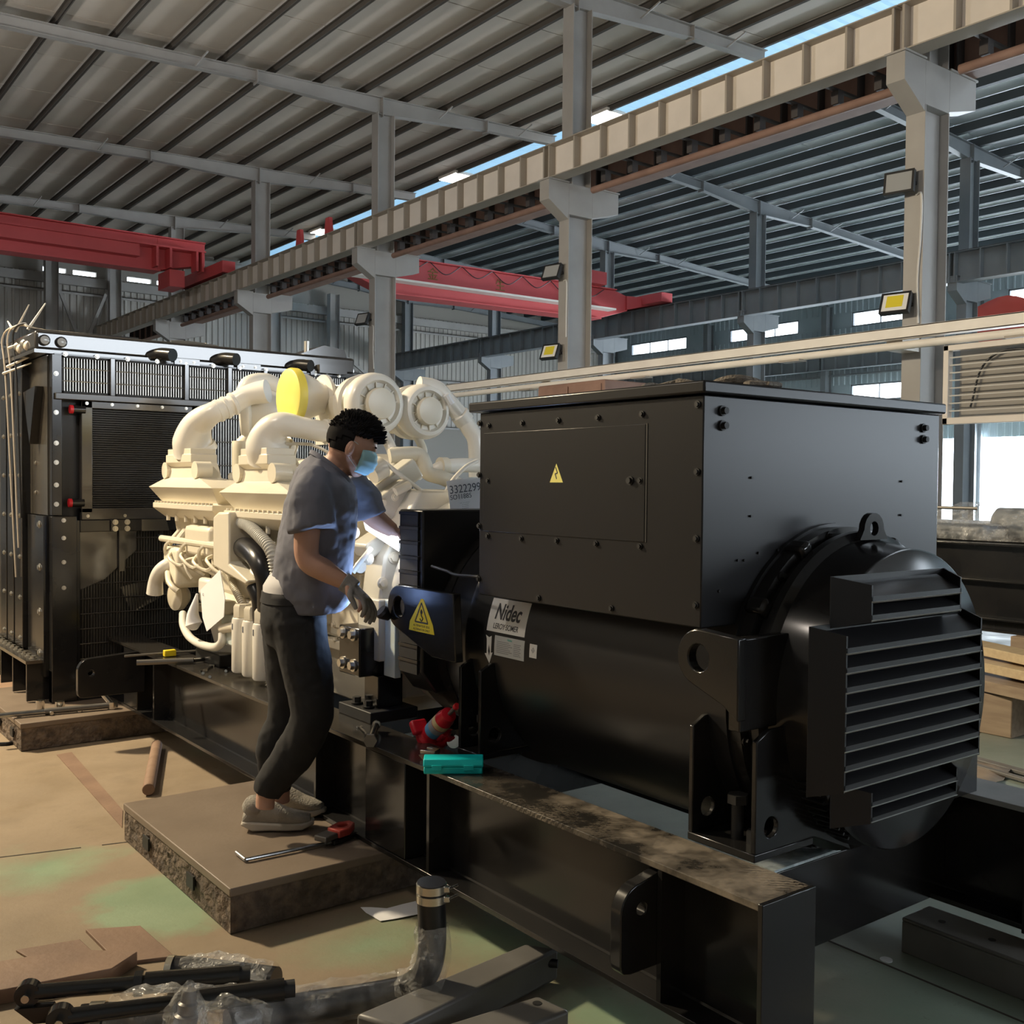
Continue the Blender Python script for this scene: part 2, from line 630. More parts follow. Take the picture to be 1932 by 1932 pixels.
# ------------------------------------------------------------------ rafters
ORD = ['first', 'second', 'third', 'fourth', 'fifth', 'sixth', 'seventh']
def rafter(y, side, label):
    f = zl if side == 0 else zr
    xs = [-2, 8.2, 10.94, 13.6, 15.6] if side == 0 else [18.25, 20.6, 22.9, 25.2, 34.6]
    ds = [.20, .20, .34, .21, .20] if side == 0 else [.20, .22, .36, .22, .20]
    t = thing('roof_beam', label, 'beam', (xs[2], y, f(xs[2])), 'roof beams')
    mw = MB()
    for k in range(len(xs)-1):
        a, b, da, db = xs[k], xs[k+1], ds[k], ds[k+1]
        mw.prism([(a, y-.004, f(a)-da), (b, y-.004, f(b)-db), (b, y-.004, f(b)), (a, y-.004, f(a))], (0, .008, 0))
        for zt, zd in ((0, 0), (1, 1)):
            za, zb = (f(a)-da*zd, f(b)-db*zd)
            mw.prism([(a, y-.075, za-.006), (b, y-.075, zb-.006), (b, y-.075, zb+.006), (a, y-.075, za+.006)], (0, .15, 0))
    fm = 'frame_steel' if side == 0 else 'frame_blue'
    mw.build('girder', fm, t)
    for k in (1, 2, 3):
        MB().box(xs[k]-.008, xs[k]+.008, y-.10, y+.10, f(xs[k])-ds[k]-.05, f(xs[k])).build('splice_plate', fm, t)
    for k in (xs[1]-1.2, xs[2]+1.4, xs[3]+.9):
        mm = MB()
        mm.beam((k, y-.05, f(k)-.18), (k+.12, y-.38, f(k)+.02), .025, .025)
        mm.build('knee_brace', fm, t)
    return t
for i in range(2, 7):
    rafter(ROWS[i], 0, 'tan-grey roof beam of the near bay, %s' % ('nearest to the viewer, at the top edge', 'carried by the column behind the yellow cap', 'second before the far end wall', 'just before the far end wall', 'against the far end wall')[i-2])
for i in range(1, 7):
    rafter(ROWS[i], 1, 'blue-grey roof beam of the far bay, %s' % ('above the top right corner', 'at the right picture edge', 'between the lamp column and its left neighbour', 'behind the column in the picture centre', 'near the far end', 'against the far end wall')[i-1])

# ------------------------------------------------------------------ columns
def hsec(m, x, y, z0, z1, dx, wy, tf=.018, tw=.012):
    m.box(x-dx/2, x-dx/2+tf, y-wy/2, y+wy/2, z0, z1)
    m.box(x+dx/2-tf, x+dx/2, y-wy/2, y+wy/2, z0, z1)
    m.box(x-dx/2+tf, x+dx/2-tf, y-tw/2, y+tw/2, z0, z1)
    return m

def crane_column(x, y, label, fm, zt, sides=(1, 1)):
    t = thing('steel_column', label, 'column', (x, y, 0), 'crane columns')
    hsec(MB(), x, y, .02, 5.84, .5, .24).build('shaft', fm, t, bev=.004)
    MB().box(x-.34, x+.34, y-.2, y+.2, 0, .02).build('base_plate', fm, t)
    m = MB()
    w = .115
    if sides[0]:
        m.prism([(x-.25, y-w, 5.76), (x-.66, y-w, 6.02), (x-.66, y-w, 6.33), (x-.25, y-w, 6.33)], (0, 2*w, 0))
    m.box(x-.25, x+.25, y-w, y+w, 5.84, 6.33)
    if sides[1]:
        m.prism([(x+.25, y-w, 5.86), (x+.25, y-w, 6.33), (x+.82, y-w, 6.33), (x+.82, y-w, 6.0)], (0, 2*w, 0))
    m.build('corbel', fm, t, bev=.004)
    m = MB()
    for s in (0, 1):
        if sides[s]:
            a, b = ((x-.68, x-.25), (x+.25, x+.84))[s]
            m.box(a, b, y-.13, y+.13, 6.33, 6.352)
    if m.v: m.build('bearing_plate', fm, t)
    hsec(MB(), x, y, 6.33, zt, .40, .26).build('upper_shaft', fm, t, bev=.004)
    return t

cl = ['tall steel crane column with two flood lamps at the right, nearest to the viewer',
      'tall steel crane column rising behind the alternator box with two flood lamps',
      'tall steel crane column behind the turbocharger, third in the row',
      'steel crane column above the radiator, fourth in the row',
      'steel crane column beside the end of the left red crane', 'steel crane column at the far end wall under the runway']
for i in range(1, 7):
    crane_column(11.0, ROWS[i], cl[i-1], 'frame_steel', zl(11)-.33)
cl2 = ['blue-grey far-row column at the right picture edge', 'blue-grey far-row column just right of the lamp column', 'blue-grey far-row column between the two lamp columns',
       'blue-grey far-row column behind the right end of the hanging red crane', 'blue-grey far-row column under the red crane girder', 'blue-grey far-row column at the far end wall']
for i in range(1, 7):
    crane_column(22.9, ROWS[i], cl2[i-1], 'frame_blue', zr(22.9)-.34)

# ------------------------------------------------------------------ runway beams
def runway(x, i, z0, z1, fm, fs, label, grp, seen=True, w=.30, stside=-1, fl=None):
    y0, y1 = ROWS[i]+.005, ROWS[i+1]-.005
    t = thing('runway_beam', label, 'beam', (x, y0, z0), grp)
    MB().box(x-.005, x+.005, y0, y1, z0+.014, z1-.014).build('web', fm, t)
    MB().box(x-w/2, x+w/2, y0, y1, z1-.014, z1).build('top_flange', fl or fm, t)
    MB().box(x-w*.45, x+w*.45, y0, y1, z0, z0+.014).build('bottom_flange', fl or fm, t)
    MB().box(x-.03, x+.03, y0, y1, z1, z1+.05).build('rail', 'dark_bracket', t)
    first = None
    n = 10
    for k in range(n+1):
        yy = y0+.06+(y1-y0-.12)*k/n
        if first is None:
            mm = MB()
            for sd in (-1, 1):
                mm.box(*(sorted((x+sd*.006, x+sd*w*.43))), yy-.014, yy+.014, z0+.014, z1-.014)
            first = mm.build('stiffener', fs, t)
            yf = yy
        elif first is not None:
            instance(first, 'stiffener', t, (0, yy-yf, 0))
    return t
place = ['out over the top right corner', 'between the first and second lamp columns', 'between the second and third columns', 'above the engine', 'behind the left red crane', 'last before the end wall']
for i in range(1, 6):
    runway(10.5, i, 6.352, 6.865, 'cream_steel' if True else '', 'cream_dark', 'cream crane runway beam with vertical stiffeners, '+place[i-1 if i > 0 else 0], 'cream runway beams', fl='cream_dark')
runway(10.5, 0, 6.352, 6.865, 'cream_steel', 'cream_dark', 'cream crane runway beam with vertical stiffeners, leaving the frame at the top right', 'cream runway beams', fl='cream_dark')
for i in range(0, 6):
    runway(11.62, i, 6.352, 6.865, 'rust_primer', 'dark_bracket', 'rust-brown runway beam on the far side of the columns, '+('leaving the frame at the right', 'right of the second lamp column', 'left of the second lamp column', 'over the hanging red crane end', 'fifth along', 'last before the end wall')[i], 'brown runway beams')
for i in range(1, 6):
    runway(22.35, i, 6.2, 6.875, 'frame_blue', 'frame_blue', 'grey runway beam of the far column row, '+('at the right picture edge', 'beside the upper yellow lamp', 'right of the red crane end', 'under the red crane end', 'nearest the end wall')[i-1], 'far runway beams', w=.34)
for i in range(2, 6):
    runway(34.3, i, 6.08, 6.77, 'frame_blue', 'frame_blue', 'blue-grey runway beam along the window wall, '+('right of the lamp column', 'left of the lamp column', 'behind the rope', 'nearest the end wall')[i-2], 'wall runway beams', w=.34)

# conductor pipe and hangers between the two beams
for i in range(0, 5):
    y0, y1 = ROWS[i]+.35, ROWS[i+1]-.35
    t = thing('conductor_pipe', 'brown conductor pipe on brackets under the runway, '+('nearest piece at the right', 'piece between the lamp columns', 'piece left of the second lamp column', 'piece above the turbochargers', 'farthest piece')[i], 'pipe', (11.05, y0, 6.2), 'conductor pipes')
    MB().cyl((11.05, y0, 6.22), (11.05, y1, 6.22), .055, n=12).build('pipe', 'rust_primer', t)
    first = None
    for k in range(9):
        yy = y0+.3+(y1-y0-.6)*k/8
        if first is None:
            mm = MB()
            mm.box(10.99, 11.11, yy-.05, yy+.05, 6.28, 6.44)
            mm.box(10.72, 11.46, yy-.025, yy+.025, 6.44, 6.47)
            first = mm.build('hanger', 'dark_bracket', t)
            yf = yy
        else:
            instance(first, 'hanger', t, (0, yy-yf, 0))

# ------------------------------------------------------------------ walls
def corr_mesh(name, w, h, matn, pitch=.2, dep=.03):
    mm = MB()
    n = max(2, int(w/pitch))
    vs = []
    pr = []
    for i in range(n):
        a = w*i/n
        p = w/n
        pr += [(a, 0), (a+p*.55, 0), (a+p*.65, dep), (a+p*.9, dep)]
    pr.append((w, 0))
    for (a, d) in pr: vs += [(a, -d, 0), (a, -d, h)]
    k = len(pr)
    fs = [(2*i, 2*i+2, 2*i+3, 2*i+1) for i in range(k-1)]
    mm.add(vs, fs)
    return mm.mesh(name, matn, angle=10)

wf = MB().box(-2.2, 36.8, 37.72, 37.9, 0, 8.62).build('wall_far', 'wall_plain')
tag(wf, kind='structure')
m = MB().box(-2.2, 36.8, 37.72, 37.9, 8.78, 10.3)
for a, b in ((-2.2, 8.75), (9.5, 9.72), (10.5, 11.08), (11.35, 11.55), (12.4, 12.6), (13.0, 36.8)):
    m.box(a, b, 37.72, 37.9, 8.62, 8.78)
m.build('upper_wall', 'wall_plain', wf)
CS = corr_mesh('cladding_sheet', 1.585, 1.96, 'wall_sheet')
CS2 = corr_mesh('cladding_sheet', 1.585, .58, 'wall_sheet')
for ix in range(2, 20):
    for iz in range(1, 4):
        x = 4.0+1.6*ix
        o = link('cladding_sheet', CS if iz < 3 else CS2, wf)
        o.location = (x, 37.70, 2.0+2.0*iz)
for k, z in enumerate((3.98, 5.98, 7.98)):
    mm = MB()
    mm.box(2, 34.8, 37.47, 37.65, z-.012, z+.012)
    mm.box(2, 34.8, 37.47, 37.482, z-.09, z+.012)
    mm.build('girt', 'frame_steel', wf)
MB().box(2, 34.8, 37.50, 37.66, 8.22, 8.52).build('eaves_strut', 'frame_steel', wf)
for x, lb in ((8.9, 'left end-wall post under the red crane'), (10.95-.2, None), (16.9, 'middle end-wall post behind the turbochargers'), (19.4, 'end-wall post behind the third crane column')):
    if lb is None: continue
    t = thing('wall_post', 'grey steel '+lb, 'column', (x, 37.2, 0), 'end wall posts')
    hsec(MB(), x, 37.2, 0, 9.0, .42, .3).build('shaft', 'frame_steel', t)
def brace(a, b, lb):
    o = MB().beam(a, b, .10, .10).build('cross_brace', 'frame_steel')
    tag(o, lb, 'brace', 'end wall braces')
brace((9.2, 37.3, 4.2), (10.7, 37.3, 8.0), 'diagonal wall brace between the posts, rising to the right')
brace((9.2, 37.42, 8.0), (10.7, 37.42, 4.2), 'diagonal wall brace between the posts, falling to the right')
brace((19.6, 37.3, 6.9), (22.6, 37.3, 4.8), 'upper diagonal brace beside the third crane column')
brace((19.6, 37.42, 2.6), (22.6, 37.42, 4.7), 'lower diagonal brace beside the third crane column')

# right wall with two rows of windows and open door
WX = 34.9
wins = [(ROWS[i]+1.62, ROWS[i]+5.25) for i in range(0, 6)]
UPW, LOW = (7.75, 8.32), (4.86, 5.52)
wr = MB()
ys = sorted({-12, 13.2, 20.75, 25.2, 32.4, 37.9} | {q for w in wins for q in w})
zs_ = [0, 3.32, 4.86, 5.52, 7.75, 8.32, 9.4]
for a, b in zip(ys, ys[1:]):
    mid = (a+b)/2
    isw = any(w[0] < mid < w[1] for w in wins)
    for c, d in zip(zs_, zs_[1:]):
        if isw and (c, d) in (UPW, LOW): continue
        if c == 0 and (13.2 <= mid <= 20.75 or 25.2 <= mid <= 32.4): continue  # farther opening is added out of sight to bring daylight onto wall and ceiling
        wr.box(WX, WX+.2, a, b, c, d)
wro = wr.build('wall_right', 'wall_blue')
tag(wro, kind='structure')
CR = {}
def rsheet(y0, y1, z0, z1):
    key = (round(y1-y0, 2), round(z1-z0, 2))
    if key not in CR:
        mm = MB()
        w, h = key
        n = max(2, int(w/.25))
        pr = []
        for i in range(n):
            a, p = w*i/n, w/n
            pr += [(a, 0), (a+p*.55, 0), (a+p*.65, .03), (a+p*.9, .03)]
        pr.append((w, 0))
        vs = []
        for (a, d) in pr: vs += [(-d, a, 0), (-d, a, h)]
        mm.add(vs, [(2*i, 2*i+1, 2*i+3, 2*i+2) for i in range(len(pr)-1)])
        CR[key] = mm.mesh('cladding_sheet', 'wall_blue', angle=10)
    o = link('cladding_sheet', CR[key], wro)
    o.location = (WX-.005, y0, z0)
for (c, d) in ((3.34, 4.84), (5.54, 7.73), (8.34, 9.0)):
    for k in range(1, 13):
        y0 = ROWS[0]+BAY/2*k
        rsheet(y0+.01, y0+BAY/2-.01, c, d)
for z in (4.4, 5.9, 7.4):
    MB().box(WX-.2, WX-.04, 6, 37.5, z-.03, z+.03).build('girt', 'frame_blue', wro)
nw = 0
for (a, b) in wins:
    for (c, d) in (UPW, LOW):
        nw += 1
        t = bpy.data.objects.new('window_%d' % nw, None)
        COL.objects.link(t)
        t.location = (WX+.05, a, c)
        ORI[t.name] = Vector(t.location)
        tag(t, kind='structure')
        mm = MB()
        for q in ((a, a+.05, c, d), (b-.05, b, c, d), (a, b, c, c+.05), (a, b, d-.05, d)):
            mm.box(WX+.02, WX+.12, *q)
        mm.build('window_frame', 'frame_blue', t)
        np_ = 3
        for k in range(np_):
            y0 = a+.05+(b-a-.1)*k/np_
            y1 = a+.05+(b-a-.1)*(k+1)/np_
            MB().box(WX+.06, WX+.066, y0+.015, y1-.015, c+.05, d-.05).build('pane', 'window_glass', t)
            if k: MB().box(WX+.04, WX+.10, y0-.015, y0+.015, c+.05, d-.05).build('mullion', 'frame_blue', t)
for i in range(2, 7):
    t = thing('wall_column', 'blue-grey column against the window wall, '+('right of the open door', 'left of the open door', 'behind the lamp column', 'behind the rope', 'far corner')[i-2], 'column', (34.55, ROWS[i], 0), 'window wall columns')
    hsec(MB(), 34.55, ROWS[i], 0, 8.6, .4, .24).build('shaft', 'frame_blue', t)
wl = MB().box(-2.2, -1.9, -12, 40, 0, 9.6).build('wall_left', 'wall_plain')
tag(wl, kind='structure')
m = MB()
m.box(-2.2, 4.5, -10.2, -9.9, 0, 10.5)
m.box(4.5, 12, -10.2, -9.9, 0, 3.8)
m.box(4.5, 12, -10.2, -9.9, 5.4, 10.5)
m.box(12, 14.5, -10.2, -9.9, 0, 10.5)
m.box(14.5, 24, -10.2, -9.9, 0, 2.0)
m.box(14.5, 24, -10.2, -9.9, 3.6, 10.5)
m.box(24, 25, -10.2, -9.9, 0, 10.5)
m.box(25, 34, -10.2, -9.9, 6.6, 10.5)  # unseen opening below, added to flood the right bays with daylight
m.box(34, 36.8, -10.2, -9.9, 0, 10.5)
tag(m.build('wall_near', 'wall_plain'), kind='structure')

# ------------------------------------------------------------------ cranes
t = thing('overhead_crane', 'red overhead travelling crane at the upper left, over the radiator', 'crane', (5, 27.6, 6.9))
m = MB().box(-1.0, 9.15, 27.35, 27.75, 7.06, 7.90)
m.prism([(9.15, 27.35, 7.06), (10.2, 27.35, 7.30), (10.42, 27.35, 7.30), (10.42, 27.35, 7.92), (9.15, 27.35, 7.9)], (0, .4, 0))
m.build('girder', 'crane_red', t, bev=.01)
MB().box(-1.0, 10.4, 27.24, 27.86, 7.90, 7.93).build('top_flange', 'crane_red', t)
MB().box(-1.0, 9.2, 27.27, 27.82, 7.03, 7.06).build('bottom_flange', 'crane_red', t)
MB().box(-1.0, 10.3, 26.95, 27.30, 7.60, 7.64).build('walkway', 'crane_red', t)
MB().box(-1.0, 8.6, 27.05, 27.34, 7.30, 7.60).build('cable_duct', 'crane_red', t)
MB().box(10.33, 10.68, 25.9, 29.0, 6.94, 7.24).build('end_carriage', 'crane_red', t, bev=.01)
MB().box(9.35, 9.75, 27.0, 27.9, 6.62, 7.06).build('hoist_frame', 'crane_red', t, bev=.01)
for k, x in enumerate((9.0, 9.35, 10.05, 10.2)):
    MB().box(x, x+.06, 26.98, 27.36, 7.1, 7.62).build('bracket', 'crane_red', t)
for y in (26.1, 28.8):
    MB().cyl((10.44, y, 6.95), (10.56, y, 6.95), .1, n=18).build('wheel', 'dark_bracket', t)
for y in (21.6, 20.2):
    o = MB().prism([(10.45, y, 6.92), (10.45, y+.28, 6.92), (10.45, y+.22, 7.25), (10.45, y+.06, 7.25)], (.08, 0, 0)).build('rail_stop', 'crane_red')
    tag(o, 'small red buffer stop on the runway beam, %s' % ('left one' if y > 21 else 'right one'), 'rail stop', 'rail stops')

t = thing('overhead_crane', 'red overhead travelling crane in the far bay behind the columns, with painted characters', 'crane', (17, 22.7, 6.2))
m = MB()
m.prism([(12.2, 22.5, 6.62), (13.2, 22.5, 6.28), (20.3, 22.5, 6.38), (21.4, 22.5, 6.70), (21.4, 22.5, 7.12), (20.9, 22.5, 7.24), (12.9, 22.5, 7.16), (12.2, 22.5, 7.0)], (0, .45, 0))
m.build('girder', 'crane_red', t, bev=.01)
MB().beam((12.9, 22.72, 7.18), (20.9, 22.72, 7.26), .6, .03).build('top_flange', 'crane_red', t)
MB().beam((13.2, 22.72, 6.26), (20.3, 22.72, 6.36), .6, .03).build('bottom_flange', 'crane_red', t)
m = MB().beam((11.8, 22.3, 6.55), (20.6, 22.3, 6.62), .35, .05)
m.build('walkway', 'cream_steel', t)
MB().box(21.9, 22.35, 21.6, 23.9, 6.93, 7.2).build('end_carriage', 'crane_red', t, bev=.01)
MB().prism([(21.3, 22.42, 6.72), (22.2, 22.42, 6.93), (22.2, 22.42, 7.16), (21.3, 22.42, 7.12)], (0, .5, 0)).build('end_bracket', 'crane_red', t)
MB().box(18.9, 20.2, 22.1, 22.55, 7.26, 7.62).build('control_box', 'crane_red', t, bev=.01)
for k in range(7):
    a = 13.4+k*1.0
    MB().tube([(a, 22.44, 7.2), (a+.5, 22.43, 6.95-.03*(k % 2)), (a+1.0, 22.44, 7.2)], .012, n=6).build('festoon_cable', 'cable_black', t)
text_mesh('金', .34, 'crane_mark', (1, 0, 0), (0, 0, 1), (14.55, 22.49, 6.88), t, depth=.003)
text_mesh('生', .34, 'crane_mark', (1, 0, 0), (0, 0, 1), (16.7, 22.49, 6.86), t, depth=.003)

# ------------------------------------------------------------------ lamps
def flood(x, y, z, lit, lb, yaw=0, pitch=-22, s=1.0):
    t = thing('flood_lamp', lb, 'lamp', (x, y, z), 'column flood lamps', (0, 0, R(yaw)))
    def loc(mb, name, mt, bev=0):
        o = link(name, mb.mesh(name, mt), t)
        if bev:
            b = o.modifiers.new('bevel', 'BEVEL'); b.width, b.segments = bev, 2
        return o
    rot = Matrix.Rotation(R(pitch), 4, 'Y')
    def rb(mb):
        mb.v = [tuple(rot @ Vector(p)) for p in mb.v]
        return mb
    loc(rb(MB().box(-.06*s, 0, -.17*s, .17*s, -.13*s, .13*s)), 'housing', 'lamp_body', .008)
    mb = MB()
    for q in ((-.17, .17, .105, .13), (-.17, .17, -.13, -.105), (-.17, -.145, -.105, .105), (.145, .17, -.105, .105)):
        mb.box(-.068*s, -.06*s, q[0]*s, q[1]*s, q[2]*s, q[3]*s)
    loc(rb(mb), 'bezel', 'lamp_body')
    loc(rb(MB().box(-.064*s, -.060*s, -.145*s, .145*s, -.105*s, .105*s)), 'lens', 'lamp_glass' if not lit else 'white_chip')
    if lit:
        loc(rb(MB().box(-.067*s, -.0641*s, -.09*s, .10*s, -.06*s, .085*s)), 'light_panel', 'lamp_chip')
    for k in range(5):
        loc(rb(MB().box(0, .03*s, (-.13+.06*k)*s, (-.12+.06*k)*s, -.1*s, .1*s)), 'cooling_fin', 'lamp_body')
    mb = MB().box(.0, .02, -.15*s, -.13*s, -.03, .03)
    mb.box(.0, .02, .13*s, .15*s, -.03, .03).box(.02, .10, -.15*s, .15*s, -.02, .02)
    loc(mb, 'bracket', 'lamp_body')
    return t
flood(10.64, ROWS[1]+.10, 4.98, False, 'black flood lamp with silvery glass, upper one on the nearest column', 12, 8)
flood(10.64, ROWS[1]+.12, 3.62, True, 'flood lamp with yellow light panel, lower one on the nearest column', 10, 22)
flood(10.64, ROWS[2]+.12, 4.93, False, 'black flood lamp with grey glass, upper one on the second column', 12, 22)
flood(10.64, ROWS[2]+.14, 3.66, True, 'flood lamp with yellow light panel, lower one on the second column', 10, 22)
flood(10.64, ROWS[3]+.14, 4.92, False, 'grey flood lamp on the third column behind the turbocharger', 12, 22)
def lampwire(y, pts, lb):
    tag(MB().tube([(10.735, y+a, z) for a, z in pts], .013, n=6, k=4).build('lamp_cable', 'conduit'), lb, 'cable', 'lamp cables')
lampwire(ROWS[1], [(-.03, 4.85), (-.10, 4.83), (-.10, 4.4), (-.07, 3.9), (-.09, 3.4)], 'white cable running down the nearest column')
lampwire(ROWS[2], [(-.03, 4.8), (-.10, 4.76), (-.10, 4.3), (-.10, 3.9)], 'white cable running down the second column')
lampwire(ROWS[3], [(-.03, 4.8), (-.10, 4.74), (-.09, 4.3), (-.12, 3.9)], 'white cable running down the third column')
for y, lb in ((17.5, 'bright roof lamp under the ridge skylight, right one'), (23.4, 'bright roof lamp under the ridge skylight, middle one'), (31.2, 'bright roof lamp under the ridge skylight, left one')):
    t = thing('roof_lamp', lb, 'lamp', (15.85, y, 9.75), 'roof lamps')
    MB().box(15.55, 16.15, y-.42, y+.42, 9.78, 9.86).build('housing', 'cream_steel', t, bev=.02)
    MB().box(15.58, 16.12, y-.39, y+.39, 9.765, 9.78).build('diffuser', 'glow', t)
    for s in (-.3, .3):
        MB().cyl((15.85, y+s, 9.86), (15.85, y+s, 10.3), .012, n=6).build('hanger', 'cream_steel', t)

# long cream channel rail with guard frame
t = thing('channel_rail', 'long cream steel channel rail crossing the columns at lamp height', 'rail', (10.3, 4, 3.18))
m = MB().box(10.30, 10.312, 3.6, 16.6, 3.185, 3.31)
m.box(10.30, 10.42, 3.6, 16.6, 3.30, 3.312).box(10.30, 10.42, 3.6, 16.6, 3.183, 3.195)
m.build('channel', 'rail_white', t)
MB().cyl((10.40, 3.6, 3.12), (10.40, 16.6, 3.12), .045, n=12).build('tube', 'rail_white', t)
for i in (1, 2):
    MB().box(10.42, 10.75, ROWS[i]-.1, ROWS[i]+.1, 3.08, 3.3).build('bracket', 'cream_steel', t)
for y in (5.2, 8.0, 10.6, 13.2):
    MB().box(10.29, 10.44, y-.15, y+.15, 3.06, 3.085).build('clamp', 'cream_dark', t)
t = thing('guard_frame', 'cream framed barred guard hanging under the channel rail at the right edge', 'guard', (10.3, 4.8, 2.25))
m = MB()
for q in ((5.93, 5.99, 2.22, 3.05), (3.9, 3.96, 2.22, 3.05), (3.9, 5.99, 2.22, 2.29), (3.9, 5.99, 2.99, 3.05)):
    m.box(10.27, 10.36, *q)
m.build('frame', 'cream_steel', t, bev=.006)
for k in range(8):
    z = 2.36+.08*k
    MB().cyl((10.30, 3.95, z), (10.30, 5.95, z), .008, n=6).build('bar', 'conduit', t)
MB().box(10.45, 10.47, 4.0, 5.9, 2.3, 3.0).build('back_mesh', 'wall_plain', t)
MB().tube([(10.40, 5.75, 2.4), (10.40, 5.6, 2.85), (10.40, 5.2, 2.95), (10.40, 4.5, 2.6)], .012, n=6).build('cable', 'cable_black', t)

# ================================================================== generator set
mat('gloss_black', (.012, .012, .013), .16, col2=(.02, .019, .018), scale=3, spec=.5)
mat('satin_black', (.016, .016, .0175), .30, spec=.45)
mat('lip_glint_grey', (.36, .35, .31), .4, metal=.4)  # pale reflections along the slat lips, put into their colour
mat('dust_daylit_grey', (.30, .31, .31), .5, col2=(.40, .41, .41), scale=6)  # dust, with the daylight on the far rail put into the tone
mat('dull_black', (.014, .014, .015), .55)
mat('polished_black', (.035, .033, .031), .13, spec=.8, col2=(.06, .055, .05), scale=2)
mat('bare_steel', (.45, .45, .44), .28, metal=1, col2=(.32, .32, .32), scale=14)
mat('galv_steel', (.62, .70, .72), .4, metal=.2, col2=(.38, .45, .47), scale=25, lo=.4, hi=.6, bump=.2, bscale=60)
mat('bolt_zinc', (.55, .53, .48), .3, metal=.9)
mat('sticker_white', (.78, .78, .76), .45)
mat('sticker_grey', (.52, .54, .54), .4)
mat('print_dark', (.05, .05, .055), .6)
mat('print_grey', (.25, .25, .27), .6)
mat('print_teal', (.05, .45, .40), .6)
mat('sticker_yellow', (.80, .66, .03), .5)
mat('pale_yellow', (.85, .78, .22), .5)
mat('primer_white', (.55, .62, .60), .5)

def dusty_black():
    m = bpy.data.materials.new('dusty_black')
    m.use_nodes = True
    nt = m.node_tree
    L = nt.links.new
    b = nt.nodes['Principled BSDF']
    pos = nt.nodes.new('ShaderNodeNewGeometry').outputs['Position']
    n = nt.nodes.new('ShaderNodeTexNoise')
    n.inputs['Scale'].default_value, n.inputs['Detail'].default_value, n.inputs['Roughness'].default_value = 5, 8, .65
    L(pos, n.inputs['Vector'])
    sep = nt.nodes.new('ShaderNodeSeparateXYZ')
    L(pos, sep.inputs[0])
    def mth(op, a, c, clamp=False):
        q = nt.nodes.new('ShaderNodeMath')
        q.operation, q.use_clamp = op, clamp
        for i, k in enumerate((a, c)):
            if isinstance(k, (int, float)): q.inputs[i].default_value = k
            else: L(k, q.inputs[i])
        return q.outputs[0]
    # trodden dust lies on the near end of the rail; boot treads are stamped into it
    near = mth('MULTIPLY', mth('SUBTRACT', 3.05, sep.outputs['Y']), 1.3, True)
    near = mth('MULTIPLY', near, mth('MULTIPLY', mth('SUBTRACT', n.outputs['Fac'], .40), 5, True))
    w = nt.nodes.new('ShaderNodeTexWave')
    w.wave_type, w.bands_direction = 'BANDS', 'DIAGONAL'
    w.inputs['Scale'].default_value, w.inputs['Distortion'].default_value, w.inputs['Detail Scale'].default_value = 28, 5, 3
    L(pos, w.inputs['Vector'])
    n3 = nt.nodes.new('ShaderNodeTexNoise')
    n3.inputs['Scale'].default_value = 3.1
    L(pos, n3.inputs['Vector'])
    tread = mth('MULTIPLY', mth('MULTIPLY', mth('SUBTRACT', n3.outputs['Fac'], .47), 9, True), mth('MULTIPLY', mth('SUBTRACT', .5, w.outputs['Fac']), 4, True))
    dust = mth('MULTIPLY', near, mth('SUBTRACT', 1, mth('MULTIPLY', tread, .85)))
    film = mth('MULTIPLY', n.outputs['Fac'], .10)
    fac = mth('MAXIMUM', mth('MULTIPLY', dust, .8), film)
    mx = nt.nodes.new('ShaderNodeMix')
    mx.data_type = 'RGBA'
    L(fac, mx.inputs['Factor'])
    mx.inputs[6].default_value, mx.inputs[7].default_value = (.014, .014, .014, 1), (.30, .25, .19, 1)
    L(mx.outputs[2], b.inputs['Base Color'])
    r = mth('ADD', .17, mth('MULTIPLY', fac, .7))
    L(r, b.inputs['Roughness'])
    M['dusty_black'] = m
dusty_black()

# ------------------------------------------------------------------ skid base
ZB, ZT = .163, .552
skid = thing('skid_base', 'black welded steel skid base carrying the engine and alternator', 'skid', (2.7, 4.2, ZB))
def rail(x0, x1, y0, y1, outer):
    MB().box(x0, x1, y0, y1, ZT-.018, ZT).build('top_flange', 'dusty_black' if outer else 'dust_daylit_grey', skid, bev=.002)
    MB().box(x0, x1, y0, y1, ZB, ZB+.018).build('bottom_flange', 'gloss_black', skid, bev=.002)
    xm = (x0+x1)/2
    MB().box(xm-.008, xm+.008, y0, y1, ZB+.018, ZT-.018).build('web', 'gloss_black', skid)
    m = MB()
    for (xx, zz) in ((xm-.008, ZB+.018), (xm-.008, ZT-.018)):
        m.cyl((xx, y0, zz), (xx, y1, zz), .007, n=6)
    m.build('weld_bead', 'gloss_black', skid)
rail(1.965, 2.165, 1.59, 6.84, 1)
rail(3.245, 3.445, 1.59, 6.84, 0)
for x0, x1 in ((1.962, 2.168), (3.242, 3.448)):
    MB().box(x0, x1, 1.575, 1.59, ZB-.01, ZT+.002).build('end_plate', 'gloss_black', skid, bev=.002)
for y in (3.92, 5.95, 3.05, 1.92):
    MB().box(1.968, 2.057, y-.008, y+.008, ZB+.018, ZT-.018).build('stiffener', 'gloss_black', skid)
MB().box(1.968, 2.150, 3.205, 3.495, ZB+.018, ZT-.018).build('jacking_post', 'gloss_black', skid, bev=.004)
MB().box(1.968, 2.10, 6.25, 6.50, ZB+.018, ZT-.018).build('jacking_post', 'gloss_black', skid, bev=.004)
